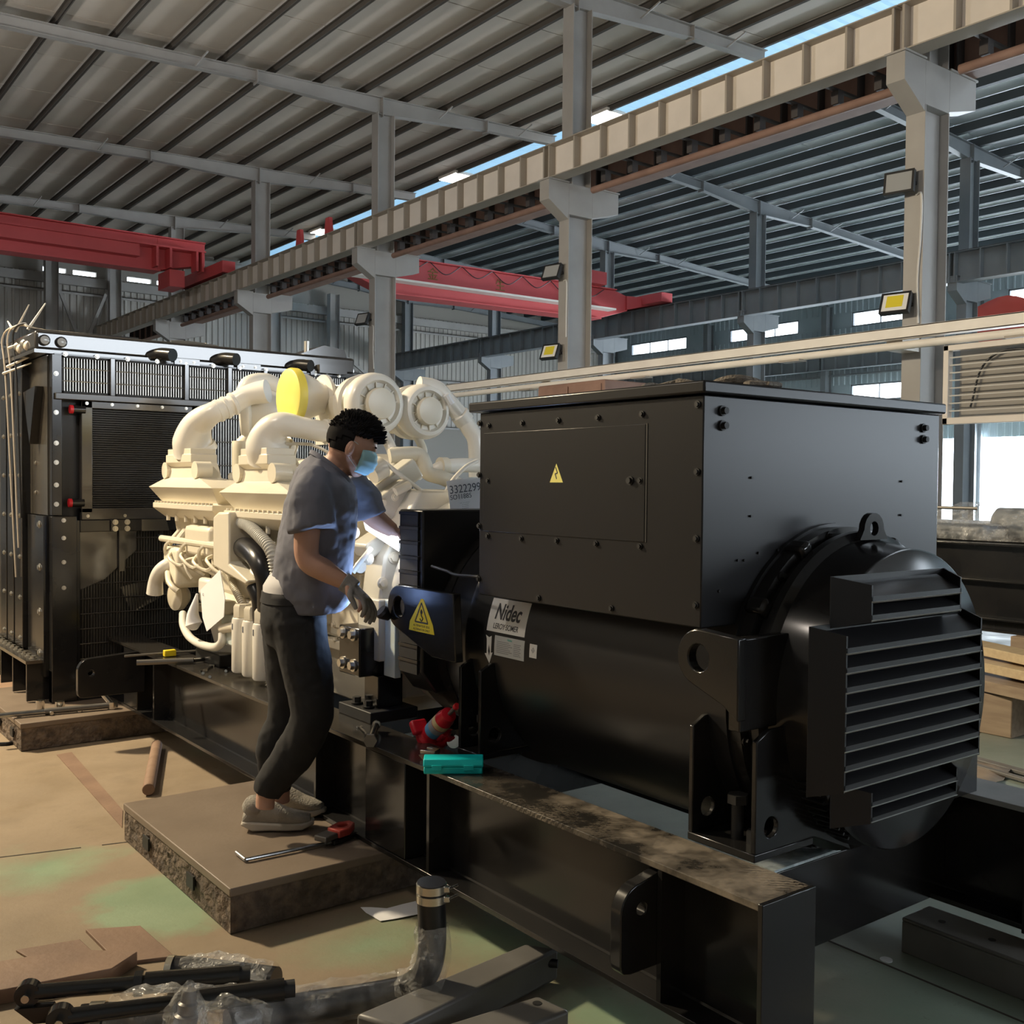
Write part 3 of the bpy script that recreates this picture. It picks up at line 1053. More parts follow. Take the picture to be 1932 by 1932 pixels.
def lug(y, x0, x1, z0, z1, r, hz):
    pl = [(x1, y, z1)]+[(x0+r-r*math.sin(R(a)), y, z1-.02-r+r*math.cos(R(a))) for a in range(0, 91, 15)]
    rb = .03
    pl += [(x0+rb-rb*math.cos(R(a)), y, z0+rb-rb*math.sin(R(a))) for a in range(0, 91, 30)]+[(x1, y, z0)]
    MB().prism(pl, (0, .04, 0), [circle((x0+.075, y, hz), .018, (1, 0, 0), (0, 0, 1), 14)]).build('lifting_lug', 'gloss_black', skid, bev=.003)
lug(1.93, 1.838, 2.0, .275, .53, .075, .44)
lug(6.20, 1.62, 2.0, .30, .545, .07, .44)
for y0, y1, z1 in ((1.90, 2.02, .43), (3.55, 3.65, .50), (4.9, 5.0, .5), (6.3, 6.4, .5)):
    MB().box(2.06, 3.35, y0, y1, ZB, z1).build('cross_member', 'gloss_black', skid, bev=.003)
MB().box(2.42, 2.74, 1.902, 2.018, .43, .438).build('bare_pad', 'galv_steel', skid)
m = MB()
m.prism([(2.18, 3.50, .40), (2.18, 3.75, .53), (2.18, 4.02, .53), (2.18, 4.02, .30), (2.18, 3.50, .30)], (.02, 0, 0), [circle((2.18, 3.82, .42), .075, (0, 1, 0), (0, 0, 1), 20)])
m.build('gusset_plate', 'gloss_black', skid)

# ------------------------------------------------------------------ alternator
XC, ZC = 2.73, .94
alt = thing('alternator', 'large black alternator with square terminal box and louvred end cover', 'alternator', (XC, 2.5, ZT))
BX0, BX1, BY0, BY1 = 2.14, 3.32, 1.945, 2.995
tb = MB().box(BX0, BX1, BY0, BY1, 1.158, 1.80).build('terminal_box', 'satin_black', alt, bev=.004)
MB().box(BX0-.016, BX1+.016, BY0-.016, BY1+.05, 1.803, 1.838).build('lid', 'satin_black', tb, bev=.006)
MB().box(BX0-.0025, BX0+.001, *(sorted(((2.138,2.167,1.759)[1], (2.138,2.969,1.761)[1]))), 1.385, 1.728).build('access_panel', 'satin_black', tb, bev=.001)
m = MB()
yy = (2.138,2.165,1.759)[1]
m.box(BX0-.0015, BX0+.001, yy-.006, yy, 1.385, 1.73)
m.build('panel_gap', 'dull_black', tb)
PTS = [(2.138,2.94,1.754), (2.138,2.75,1.755), (2.138,2.562,1.756), (2.138,2.373,1.756), (2.138,2.182,1.758), (2.138,2.941,1.562), (2.138,2.186,1.564),
       (2.138,2.941,1.369), (2.138,2.75,1.368), (2.138,2.564,1.37), (2.138,2.376,1.37), (2.138,2.184,1.372)]
bolts('panel_screw', 'dull_black', tb, PTS, (-1, 0, 0), .0065, .007, 8)
bolts('box_screw', 'dull_black', tb, [(2.138,2.994,1.764), (2.138,1.966,1.774), (2.138,1.965,1.589), (2.138,1.965,1.405), (2.138,1.964,1.221),
       (2.138,2.995,1.582), (2.138,2.993,1.402), (2.138,2.993,1.214), (2.138,2.654,1.177), (2.138,2.304,1.178)], (-1, 0, 0), .007, .007, 8)
bolts('panel_lock', 'dull_black', tb, [(2.138,2.226,1.564)], (-1, 0, 0), .009, .012, 12)
bolts('cable_gland', 'dull_black', tb, [(2.213,1.944,1.759), (2.214,1.944,1.718), (3.216,1.944,1.751), (3.218,1.944,1.713)], (0, -1, 0), .010, .018, 10)
bolts('end_screw', 'dull_black', tb, [(2.34,1.944,1.575), (2.34,1.944,1.465), (3.094,1.944,1.571), (3.094,1.944,1.46), (2.286,1.944,1.341), (2.314,1.944,1.34), (2.376,1.944,1.359), (2.461,1.944,1.364), (2.21,1.944,1.258)], (0, -1, 0), .004, .005, 6, False)
def tri(y, z, x, s, mt, parent, name, th=.0008):
    return MB().prism([(x, y+s*.5, z), (x, y-s*.5, z), (x, y, z+s*.92)], (-th, 0, 0)).build(name, mt, parent)
q = (2.138,2.567,1.558)
hz = tri(q[1], q[2]-.001, BX0-.0026, .066, 'pale_yellow', tb, 'hazard_sticker')
m = MB()
c = Vector((BX0-.0036, q[1], q[2]+.028))
for a, b2 in (((.004, .020), (-.006, .001)), ((-.006, .001), (.006, -.001)), ((.006, -.001), (-.002, -.018))):
    m.beam(c+Vector((0, a[0], a[1])), c+Vector((0, b2[0], b2[1])), .0006, .0035, (1, 0, 0)) if False else m.beam(c+Vector((0, a[0], a[1])), c+Vector((0, b2[0], b2[1])), .004, .0006, (1, 0, 0))
m.build('flash_mark', 'print_dark', hz)

DR = .50
st = MB().lathe((XC, 1.93, ZC), (0, 1, 0), [(0, .40), (.0, DR), (1.20, DR), (1.22, DR+.012), (1.26, DR+.012), (1.28, DR-.02), (1.53, DR-.04), (1.53, .3)], 72).build('stator_frame', 'satin_black', alt)
def drum_patch(y0, y1, a0, a1, r, mt, name, parent, n=8):
    mm = MB()
    vs = []
    for k, rr in ((0, r), (1, r+.0008)):
        for i in range(n+1):
            a = R(a0+(a1-a0)*i/n)
            for y in (y0, y1):
                vs.append((XC-rr*math.cos(a), y, ZC+rr*math.sin(a)))
    N = 2*(n+1)
    fs = []
    for i in range(n):
        fs += [(2*i, 2*i+1, 2*i+3, 2*i+2), (N+2*i, N+2*i+2, N+2*i+3, N+2*i+1), (2*i, 2*i+2, N+2*i+2, N+2*i), (2*i+1, N+2*i+1, N+2*i+3, 2*i+3)]
    fs += [(0, N, N+1, 1), (2*n, 2*n+1, N+2*n+1, N+2*n)]
    return mm.add(vs, fs).build(name, mt, parent)
def drum_text(txt, y, a, size, mt, parent, sx=1, shear=0, bold=0):
    rr = DR+.0016
    ar = R(a)
    return text_mesh(txt, size, mt, (0, -1, 0), (math.sin(ar), 0, math.cos(ar)), (XC-rr*math.cos(ar), y, ZC+rr*math.sin(ar)), parent, .0002, 'lettering', 'CENTER', sx, shear, bold)
lb = drum_patch(2.85, 3.075, 8.5, 22.5, DR+.0004, 'sticker_white', 'brand_label', st)
drum_text('Nidec', 2.965, 16.8, .082, 'print_dark', lb, .76, .2, .0018)
drum_text('LEROY·SOMER', 2.965, 10.9, .028, 'print_dark', lb, .82, .15, .0003)
rp = drum_patch(2.845, 3.02, -1.0, 7.2, DR+.0004, 'sticker_grey', 'rating_plate', st)
drum_text('Nidec', 2.93, 6.1, .012, 'print_teal', rp)
for k in range(7):
    drum_patch(2.935-.01*(k % 3), 3.005, 4.8-.75*k, 5.0-.75*k, DR+.0013, 'print_grey', 'printed_line', rp, 2)
    drum_patch(2.865+.006*(k % 2), 2.905, 4.8-.75*k, 5.0-.75*k, DR+.0013, 'print_grey', 'printed_line', rp, 2)
tl = drum_patch(2.775, 2.815, 1.2, 6.6, DR+.0004, 'sticker_white', 'small_label', st)
drum_text('⌖', 2.795, 4.0, .03, 'print_dark', tl)
# direction arrow sticker
m = MB()
def dp(y, a, rr=DR+.0005): return Vector((XC-rr*math.cos(R(a)), y, ZC+rr*math.sin(R(a))))
m.prism([dp(3.075, 6.6), dp(3.055, 5.8), dp(3.04, 6.6), dp(3.04, -.5), dp(3.03, -.2), dp(3.052, -5.0), dp(3.078, -1.2), dp(3.066, -1.0), dp(3.068, 5)], (-.0008, 0, 0)).build('rotation_arrow', 'sticker_white', st)

# drive-end screen housing
sh = MB()
sh.prism([(2.20, 3.46, .80), (2.27, 3.46, .71), (3.19, 3.46, .71), (3.26, 3.46, .80), (3.26, 3.46, 1.445), (2.20, 3.46, 1.445)], (0, .18, 0))
sho = sh.build('screen_housing', 'satin_black', alt, bev=.008)
for k in range(11):
    z = .79+.059*k
    if .97 < z < 1.15 and False: continue
    MB().box(2.192, 2.20, 3.485, 3.615, z, z+.044).build('screen_panel', 'dull_black', sho)
    MB().box(2.188, 2.20, 3.478, 3.622, z+.045, z+.057).build('screen_slat', 'satin_black', sho)
m = MB().lathe((XC, 3.40, ZC), (0, 1, 0), [(0, .40), (0, .47), (.10, .47), (.12, .44), (.30, .44), (.30, .30)], 56)
m.build('adapter_ring', 'gloss_black', alt)
# far lifting lug with yellow sticker
def side_lug(y, z, r, tail, name='lifting_lug'):
    pl = circle((2.115, y, z), r, (0, 1, 0), (0, 0, 1), 14, -70, 90)+[(2.115, t[0], t[1]) for t in tail]
    return MB().prism(pl, (.035, 0, 0), [circle((2.115, y, z), r*.48, (0, 1, 0), (0, 0, 1), 18)]).build(name, 'gloss_black', alt, bev=.004)
fl_ = side_lug(3.50, 1.065, .085, [(3.12, 1.15), (3.10, .90), (3.26, .90)])
ws = MB().prism([(2.1148, (2.115,3.42,1.046)[1], .985), (2.1148, (2.115,3.241,1.065)[1], .985), (2.1148, (2.115,3.252,1.096)[1], 1.02), (2.1148, (2.115,3.319,1.159)[1], 1.112), (2.1148, (2.115,3.334,1.158)[1], 1.112), (2.1148, (2.115,3.413,1.08)[1], 1.02)], (-.0008, 0, 0)).build('warning_sticker', 'sticker_yellow', fl_)
yc = (2.115,3.33,1.112)[1]
m = MB()
tp = [Vector((2.1135, yc+.045, 1.022)), Vector((2.1135, yc-.045, 1.022)), Vector((2.1135, yc, 1.097))]
for i in range(3): m.beam(tp[i], tp[(i+1) % 3], .006, .0006, (1, 0, 0))
m.build('triangle_border', 'print_dark', ws)
m = MB()
m.tube([(2.1133, yc, 1.072), (2.1133, yc, 1.05), (2.1133, yc-.010, 1.038), (2.1133, yc, 1.028), (2.1133, yc+.010, 1.036)], .0022, n=6, k=4)
m.lathe((2.1134, yc, 1.062), (1, 0, 0), [(-.0006, .008), (.0003, .008)], 14)
m.build('hook_symbol', 'print_dark', ws)
text_mesh('ALTERNATEUR SEUL', .0125, 'print_dark', (0, -1, 0), (0, 0, 1), (2.1138, yc, 1.008), ws, .0002)
text_mesh('ALTERNATOR ONLY', .0125, 'print_dark', (0, -1, 0), (0, 0, 1), (2.1138, yc, .994), ws, .0002)
side_lug(1.93, 1.082, .078, [(1.79, 1.15), (1.79, .93), (1.84, .965)])
MB().box(2.13, 2.42, 1.795, 1.835, .90, 1.148).build('lug_rib', 'gloss_black', alt, bev=.004)
# non-drive end: bracket rings, bell, disc
en = MB().lathe((XC, 1.68, ZC), (0, 1, 0), [(0, .2), (0, .428), (.004, .434), (.05, .437), (.14, .455), (.155,.478), (.18, .478), (.185, .462), (.205, .462), (.21, .49), (.255, .49), (.255, .3)], 80).build('end_bracket', 'gloss_black', alt)
bolts('bracket_bolt', 'gloss_black', en, [(XC+.475*math.cos(R(a)), 1.888, ZC+.475*math.sin(R(a))) for a in range(12, 372, 30)], (0, -1, 0), .010, .016)
for k in range(9):
    a = R(206+3.6*k)
    MB().cbox((XC+.442*math.cos(a), 1.73, ZC+.442*math.sin(a)), (.008, .07, .006), Matrix.Rotation(-a, 4, 'Y').to_euler()).build('vent_slot', 'satin_black', en)
for a in (62, 118, 146):
    MB().cbox((XC+.475*math.cos(R(a)), 1.90, ZC+.475*math.sin(R(a))), (.06, .07, .05), Matrix.Rotation(-R(a), 4, 'Y').to_euler()).build('boss', 'gloss_black', en, bev=.012)
m = MB()
m.prism([(2.66, 1.80, 1.395), (2.80, 1.80, 1.395)]+[(2.73+.05*math.cos(R(a)), 1.80, 1.425+.05*math.sin(R(a))) for a in range(0, 181, 20)], (0, .02, 0), [circle((2.73, 1.80, 1.428), .022, (1, 0, 0), (0, 0, 1), 14)])
m.build('lifting_eye', 'gloss_black', en)
# louvred end cover: three stacked blocks of slats standing off the disc
DY = 1.68
def louvre(name, x0, x1, z0, z1, yf, n, side=.055):
    blk = MB()
    blk.prism([(x0-side, DY, z0-.02), (x1+side*.6, DY, z0-.02), (x1+side*.6, DY, z1+.02), (x0-side, DY, z1+.02)], (0, -.002, 0))
    for xx, xo in ((x0, x0-side), (x1, x1+side*.6)):
        blk.add([(xo, DY, z0-.02), (xx, yf, z0), (xx, yf, z1), (xo, DY, z1+.02), (xo+(.006 if xo < xx else -.006), DY, z0-.02), (xx+(.006 if xo < xx else -.006), yf, z0), (xx+(.006 if xo < xx else -.006), yf, z1), (xo+(.006 if xo < xx else -.006), DY, z1+.02)],
                [(0, 1, 2, 3), (7, 6, 5, 4), (0, 4, 5, 1), (3, 2, 6, 7), (1, 5, 6, 2), (0, 3, 7, 4)])
    o = blk.build(name, 'satin_black', en)
    h = (z1-z0)/n
    first = None
    for k in range(n):
        zt = z1-h*k
        if first is None:
            m2 = MB()
            t = .004
            # hooded slat: sloping top skin, vertical lip
            m2.prism([(x0, DY-.002, zt+.004), (x0, yf, zt-h*.62), (x0, yf, zt-h*.90), (x0, yf+t, zt-h*.90), (x0, yf+t, zt-h*.62), (x0, DY-.002, zt-.003)], (x1-x0, 0, 0))
            first = m2.build('slat', 'satin_black', o)
            lip = MB().prism([(x0, yf, zt-h*.88), (x0, yf-.004, zt-h*.90), (x0, yf+.004, zt-h*1.0), (x0, yf+.008, zt-h*.98)], (x1-x0, 0, 0)).build('slat_lip', 'lip_glint_grey', o)
            zf = zt
        else:
            instance(first, 'slat', o, (0, 0, zt-zf))
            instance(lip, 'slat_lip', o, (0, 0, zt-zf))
louvre('main_louvre', 2.312, 2.985, .755, 1.165, 1.60, 8, .05)
louvre('upper_louvre', 2.42, 2.865, 1.193, 1.292, 1.60, 2, .07)
louvre('lower_louvre', 2.435, 2.865, .652, .735, 1.60, 2, .07)
# feet
def foot(y0, y1, xi):
    f = MB().box(2.168, 2.42, y0, y1, ZT, ZT+.022).build('foot_plate', 'gloss_black', alt, bev=.003)
    for y in (y0+.008, y1-.008):
        MB().prism([(2.17, y-.008, ZT+.022), (2.17, y-.008, .875), (2.22, y-.008, .90), (2.34, y-.008, .90), (2.60, y-.008, .50), (2.42, y-.008, ZT+.022)], (0, .016, 0), [circle((2.235, y-.008, ZT+.085), .028, (1, 0, 0), (0, 0, 1), 16)]).build('foot_gusset', 'gloss_black', f, bev=.003)
    MB().cyl((2.24, (y0+y1)/2, ZT+.022), (2.24, (y0+y1)/2, ZT+.12), .018, n=14).build('jacking_bolt', 'dull_black', f)
    MB().cyl((2.24, (y0+y1)/2, ZT+.12), (2.24, (y0+y1)/2, ZT+.145), .030, n=6).build('bolt_head', 'dull_black', f)
    MB().cyl((2.25, y0+.06, ZT+.022), (2.25, y0+.06, ZT+.055), .030, n=6).build('hold_down_nut', 'dull_black', f)
foot(1.77, 2.01, 2.4)
foot(3.02, 3.16, 2.4)
for y0, y1 in ((1.77, 2.01), (3.02, 3.16)):
    MB().box(3.04, 3.29, y0, y1, ZT, ZT+.022).build('foot_plate', 'gloss_black', alt)
    MB().prism([(3.29, y0, ZT+.022), (3.29, y0, .875), (3.24, y0, .90), (3.12, y0, .90), (2.86, y0, .50), (3.04, y0, ZT+.022)], (0, .016, 0)).build('foot_gusset', 'gloss_black', alt)
m = MB().tube([(2.2,3.392,1.229), (2.18,3.251,1.22), (2.17,3.191,1.213), (2.14,2.996,1.221)], .006, n=8)
m.build('sensor_cable', 'cable_black', alt)
# rope lying on the lid
t = thing('rope', 'coiled grey hemp rope lying on the alternator box lid', 'rope', (2.3, 2.2, 1.838))
mat('hemp', (.20, .175, .145), .9, col2=(.10, .085, .07), scale=60, bump=.5, bscale=120)
cpt = []
for i in range(40):
    a = i*.55
    cpt.append((2.42+.055*math.cos(a)+.003*i, 2.44-.010*i+.05*math.sin(a), 1.856+.011*math.sin(i*.9)+.008))
MB().tube(cpt, .016, n=8, k=3).build('coil', 'hemp', t)
MB().tube([(2.50, 2.10, 1.855), (2.45, 2.04, 1.853), (2.52, 1.99, 1.852), (2.44, 1.97, 1.852)], [.016, .012, .006], n=8, k=4).build('frayed_end', 'hemp', t)

# ------------------------------------------------------------------ radiator
RY = 6.87
rad = thing('radiator', 'tall black radiator with guard grilles behind the cream engine', 'radiator', (2.66, 7.4, ZB))
mat('side_sheet', (.20, .18, .155), .22, metal=.85, col2=(.30, .27, .22), scale=3)
mat('core_black', (.02, .019, .018), .5)
mat('red_plastic', (.62, .02, .03), .35)
X0, X1 = 1.64, 3.72
tk = MB().box(1.555, 3.78, 6.90, 7.75, 2.355, 2.478).build('top_tank', 'polished_black', rad, bev=.02)
MB().box(1.545, 3.79, 6.875, 7.77, 2.335, 2.357).build('tank_flange', 'polished_black', tk)
for p in ((1.607,6.9,2.415), (1.706,6.9,2.411)):
    MB().lathe(p, (0, -1, 0), [(0, .034), (.018, .034), (.022, .026)], 24).build('sight_glass_ring', 'gloss_black', tk)
    MB().lathe((p[0], p[1]-.012, p[2]), (0, -1, 0), [(0, .026), (.012, .026), (.014, .022)], 24).build('sight_glass', 'lamp_glass', tk)
for k, p in enumerate(((2.312,6.88,2.373), (2.747,6.88,2.379), (3.299,6.88,2.378))):
    p = Vector(p)
    MB().tube([p+Vector((-.05, .03, -.01)), p+Vector((0, -.02, .01)), p+Vector((.05, -.12, 0))], .042, n=16).build('hose_stub', 'gloss_black', tk)
    b = MB().box(p.x+.09, p.x+.26, 6.84, 6.87, 2.325, 2.365).build('stub_bracket', 'polished_black', tk)
    bolts('bracket_bolt', 'bolt_zinc', b, [(p.x+.13, 6.84, 2.345), (p.x+.22, 6.84, 2.345)], (0, -1, 0), .007, .008)
m = MB()
for i in range(4):
    m.cyl((2.55+.05*i, 7.05, 2.478), (2.55+.05*i, 7.05, 2.50+.01*(i % 2)), .014, n=8)
m.tube([(2.45, 7.05, 2.495), (2.6, 7.04, 2.50), (2.78, 7.05, 2.49)], .012, n=8)
m.build('vent_fitting', 'bolt_zinc', tk)
fc = MB().prism([(3.35, 6.95, 2.478), (3.55, 6.95, 2.56), (3.72, 6.95, 2.54), (3.74, 6.95, 2.478)], (0, .3, 0)).build('filler_housing', 'polished_black', tk)
MB().cyl((3.42, 6.97, 2.478), (3.42, 6.97, 2.58), .02, n=12).build('filler_neck', 'bolt_zinc', fc)
MB().box(3.44, 3.66, 6.80, 6.87, 2.34, 2.40).build('latch', 'polished_black', fc)
# guard grille panels
gp = [(1.70, 1.99), (2.02, 2.47), (2.50, 2.77), (2.80, 3.03), (3.06, 3.32), (3.35, 3.68)]
for a, b in gp:
    mm = MB()
    for q in ((a, a+.012, 2.095, 2.325), (b-.012, b, 2.095, 2.325), (a, b, 2.095, 2.107), (a, b, 2.313, 2.325)):
        mm.box(q[0], q[1], RY-.012, RY, q[2], q[3])
    g = mm.build('guard_frame', 'dull_black', rad)
    mm = MB()
    n = int((b-a)/.0165)
    for k in range(1, n):
        x = a+(b-a)*k/n
        mm.cyl((x, RY-.006, 2.10), (x, RY-.006, 2.32), .0032, n=5, caps=False)
    for z in (2.17, 2.25):
        mm.cyl((a, RY-.009, z), (b, RY-.009, z), .0035, n=5, caps=False)
    tag(mm.build('guard_wires', 'bolt_zinc', g), kind='stuff')
for i in range(len(gp)-1):
    MB().box(gp[i][1], gp[i+1][0], RY-.03, RY, 2.09, 2.33).build('grille_post', 'polished_black', rad, bev=.003)
MB().box(1.66, 3.70, 7.02, 7.05, 2.09, 2.34).build('tube_row', 'core_black', rad)
MB().box(1.655, X1, RY-.045, RY+.01, 2.052, 2.092).build('cross_channel', 'polished_black', rad, bev=.004)
MB().box(1.655, X1, RY-.02, RY+.01, 2.326, 2.336).build('upper_angle', 'gloss_black', rad)
bolts('tank_bolt', 'bolt_zinc', rad, [(1.72+.19*k, RY-.02, 2.334) for k in range(11)], (0, -1, 0), .010, .010)
# charge-air cooler
cac = MB()
for q in ((1.812, 1.88, 1.345, 2.05), (2.515, 2.58, 1.345, 2.05), (1.812, 2.58, 2.005, 2.05), (1.812, 2.58, 1.30, 1.375)):
    cac.box(q[0], q[1], RY-.03, RY+.02, q[2], q[3])
cf = cac.build('cooler_frame', 'polished_black', rad, bev=.004)
bolts('frame_bolt', 'bolt_zinc', cf, [(1.845, RY-.03, 2.035), (2.0, RY-.03, 2.035), (2.16, RY-.03, 2.035), (2.32, RY-.03, 2.035), (2.48, RY-.03, 2.035), (1.85, RY-.03, 1.325), (2.08, RY-.03, 1.325)], (0, -1, 0), .007, .008)
mm = MB()
for k in range(44):
    z = 1.38+.0142*k
    mm.box(1.88, 2.515, RY-.012, RY+.02, z, z+.0085)
tag(mm.build('cooler_fins', 'core_black', cf), kind='stuff')
MB().box(1.66, X1, RY+.04, RY+.06, .25, 2.06).build('core_panel', 'core_black', rad)
for p in ((1.756,6.85,1.994), (1.748,6.85,1.408)):
    MB().cyl((p[0]+.005, 6.85, p[2]), (p[0]+.08, 6.85, p[2]), .026, n=16).build('capped_pipe', 'gloss_black', cf)
    MB().cyl((p[0]-.012, 6.85, p[2]), (p[0]+.008, 6.85, p[2]), .027, n=16).build('end_cap', 'red_plastic', cf)
# right half guard wires behind engine
mm = MB()
for k in range(60):
    x = 2.60+.0185*k
    mm.cyl((x, RY-.004, 1.36), (x, RY-.004, 2.05), .003, n=5, caps=False)
for z in (1.5, 1.66, 1.82, 1.98):
    mm.cyl((2.6, RY-.008, z), (3.7, RY-.008, z), .0035, n=5, caps=False)
tag(mm.build('guard_wires', 'bolt_zinc', rad), kind='stuff')
# lower fan guard
fr = MB()
for q in ((1.80, 3.6, 1.225, 1.30), (1.80, 3.6, .28, .34), (1.70, 1.80, .28, 1.30)):
    fr.box(q[0], q[1], RY-.04, RY, q[2], q[3])
fo = fr.build('fan_guard_frame', 'gloss_black', rad, bev=.004)
MB().prism([(1.80, RY-.03, 1.225), (2.15, RY-.03, 1.225), (2.15, RY-.03, 1.10), (1.95, RY-.03, .92), (1.80, RY-.03, .86)], (0, .01, 0)).build('guard_plate', 'polished_black', fo)
MB().prism([(2.18, RY-.05, 1.225), (2.36, RY-.05, 1.225), (2.34, RY-.05, 1.30), (2.18, RY-.05, 1.30)], (0, .01, 0)).build('cover_plate', 'side_sheet', fo)
br = MB().box(1.985, 2.10, RY-.06, RY-.04, 1.23, 1.30).build('belt_bracket', 'gloss_black', fo)
bolts('bracket_bolt', 'bolt_zinc', br, [(2.01, RY-.06, 1.285), (2.085, RY-.06, 1.285), (2.01, RY-.06, 1.243), (2.085, RY-.06, 1.243)], (0, -1, 0), .012, .012, 16)
MB().box(2.035, 2.07, RY-.055, RY-.045, .97, 1.27).build('adjuster_bar', 'polished_black', fo)
mm = MB()
for k in range(62):
    x = 1.82+.0175*k
    mm.cyl((x, RY-.02, .34), (x, RY-.02, 1.225), .0032, n=5, caps=False)
for k in range(9):
    z = .42+.095*k
    mm.cyl((1.80, RY-.025, z), (2.9, RY-.025, z), .004, n=5, caps=False)
tag(mm.build('guard_wires', 'polished_black', fo), kind='stuff')
hub = MB().cyl((2.66, RY-.015, .98), (2.66, RY+.03, .98), .12, n=24).build('fan_hub', 'dull_black', rad)
for k in range(6):
    a = R(60*k+20)
    c, s = math.cos(a), math.sin(a)
    MB().prism([(2.66+.1*c-.04*s, RY-.012, .98+.1*s+.04*c), (2.66+.60*c-.09*s, RY-.012, .98+.60*s+.09*c), (2.66+.60*c+.09*s, RY+.02, .98+.60*s-.09*c), (2.66+.1*c+.04*s, RY+.02, .98+.1*s-.04*c)], (0, .006, 0)).build('fan_blade', 'polished_black', hub)
# front corner posts and skirt
MB().box(1.64, 1.70, RY-.02, RY+.06, 1.33, 2.33).build('corner_strip', 'gloss_black', rad, bev=.003)
bolts('strip_bolt', 'bolt_zinc', rad, [(1.665, RY-.02, z) for z in (2.21, 1.97, 1.78, 1.66, 1.52, 1.40)], (0, -1, 0), .010, .010)
MB().box(1.63, 1.78, RY-.05, RY+.03, ZB, 1.325).build('corner_post', 'gloss_black', rad, bev=.004)
bolts('post_bolt', 'bolt_zinc', rad, [(1.70, RY-.05, z) for z in (1.30, 1.19, 1.04, .88)], (0, -1, 0), .009, .012)
MB().box(1.63, 2.02, RY-.04, RY+.03, ZB, .36).build('lower_skirt', 'gloss_black', rad)
MB().box(1.70, 3.6, RY-.02, RY+.03, ZB, .30).build('lower_beam', 'gloss_black', rad)
# left side: sheet, stiffener strips with bolts
ss = MB().box(1.632, 1.64, 6.93, 7.40, 1.33, 2.33).build('side_sheet', 'side_sheet', rad)
MB().prism([(1.631, 7.34, 2.12), (1.631, 7.02, 2.14), (1.631, 7.17, 1.78)], (-.05, 0, 0)).build('corner_gusset', 'gloss_black', ss)
bolts('sheet_bolt', 'bolt_zinc', ss, [(1.63, 7.22, z) for z in (2.1, 1.85, 1.66, 1.47)], (-1, 0, 0), .009, .010)
for k, (a, b) in enumerate(((7.40, 7.62), (7.66, 7.84), (7.88, 8.06))):
    o = MB().box(1.585, 1.64, a, b, .44, 2.40).build('side_channel', 'gloss_black', rad, bev=.004)
    bolts('channel_bolt', 'bolt_zinc', o, [(1.585, a+.07, .5+.27*j) for j in range(7)], (-1, 0, 0), .011, .010)
MB().box(1.60, 1.64, 8.08, 8.30, .4, 2.36).build('rear_sheet', 'side_sheet', rad)
o = MB().box(1.60, 1.66, 6.90, 7.10, .32, 1.325).build('side_post', 'gloss_black', rad)
bolts('post_bolt', 'bolt_zinc', o, [(1.60, 7.0, z) for z in (1.27, 1.0, .72, .46)], (-1, 0, 0), .016, .012)
o = MB().box(1.615, 1.66, 7.14, 7.38, .32, 1.325).build('side_post', 'gloss_black', rad)
sk = MB().box(1.50, 1.75, 6.92, 8.30, .405, .425).build('base_ledge', 'side_sheet', rad)
for y in (6.94, 7.32, 7.68, 8.0, 8.28):
    MB().prism([(1.51, y, .405), (1.51, y, .17), (1.75, y, .17), (1.75, y, .405)], (0, .02, 0)).build('ledge_gusset', 'gloss_black', sk)
MB().box(1.72, 1.75, 6.92, 8.30, .17, .405).build('ledge_web', 'gloss_black', sk)
bolts('ledge_nut', 'bolt_zinc', sk, [(1.56, 7.0+.11*j, .425) for j in range(12)], (0, 0, 1), .016, .018)
MB().box(1.655, 3.72, 6.95, 8.2, .3, 2.34).build('core_block', 'core_black', rad)
# cable loom tied at the top corner
t = thing('cable_loom', 'bundle of white-tied cables on the top left corner of the radiator', 'cables', (1.55, 7.2, 2.48))
mat('tie_white', (.62, .58, .50), .5)
mat('wire_tan', (.50, .44, .36), .5)
for k in range(3):
    dx = .012*k
    MB().tube([(1.57, 7.35+.08*k, 1.3-.2*k), (1.555-dx, 7.40+.1*k, 2.2), (1.54-dx, 7.42+.1*k, 2.50), (1.56, 7.2+.06*k, 2.55), (1.62+dx, 7.0, 2.49), (2.2, 6.95+.05*k, 2.485+.006*k)], .006, n=8).build('cable', 'wire_tan' if k else 'cable_black', t)
for k, (p, q) in enumerate((((1.56, 7.1, 2.50), (1.64, 7.0, 2.66)), ((1.55, 7.4, 2.52), (1.60, 7.25, 2.68)), ((1.53, 7.55, 2.30), (1.62, 7.05, 2.36)), ((1.53, 7.5, 2.42), (1.62, 7.1, 2.46)), ((1.52, 7.62, 2.26), (1.60, 7.2, 2.30)), ((1.55, 7.5, 2.55), (1.56, 7.68, 2.62)))):
    MB().cyl(p, q, .010, .004, n=6).build('cable_tie', 'tie_white', t)
for k in range(4):
    MB().lathe((1.575, 7.12+.1*k, 2.40+.02*(k % 2)), (0, 1, 0), [(-.03, .03), (-.02, .036), (.02, .036), (.03, .03)], 12).build('connector', 'bolt_zinc' if k % 2 else 'wire_tan', t)

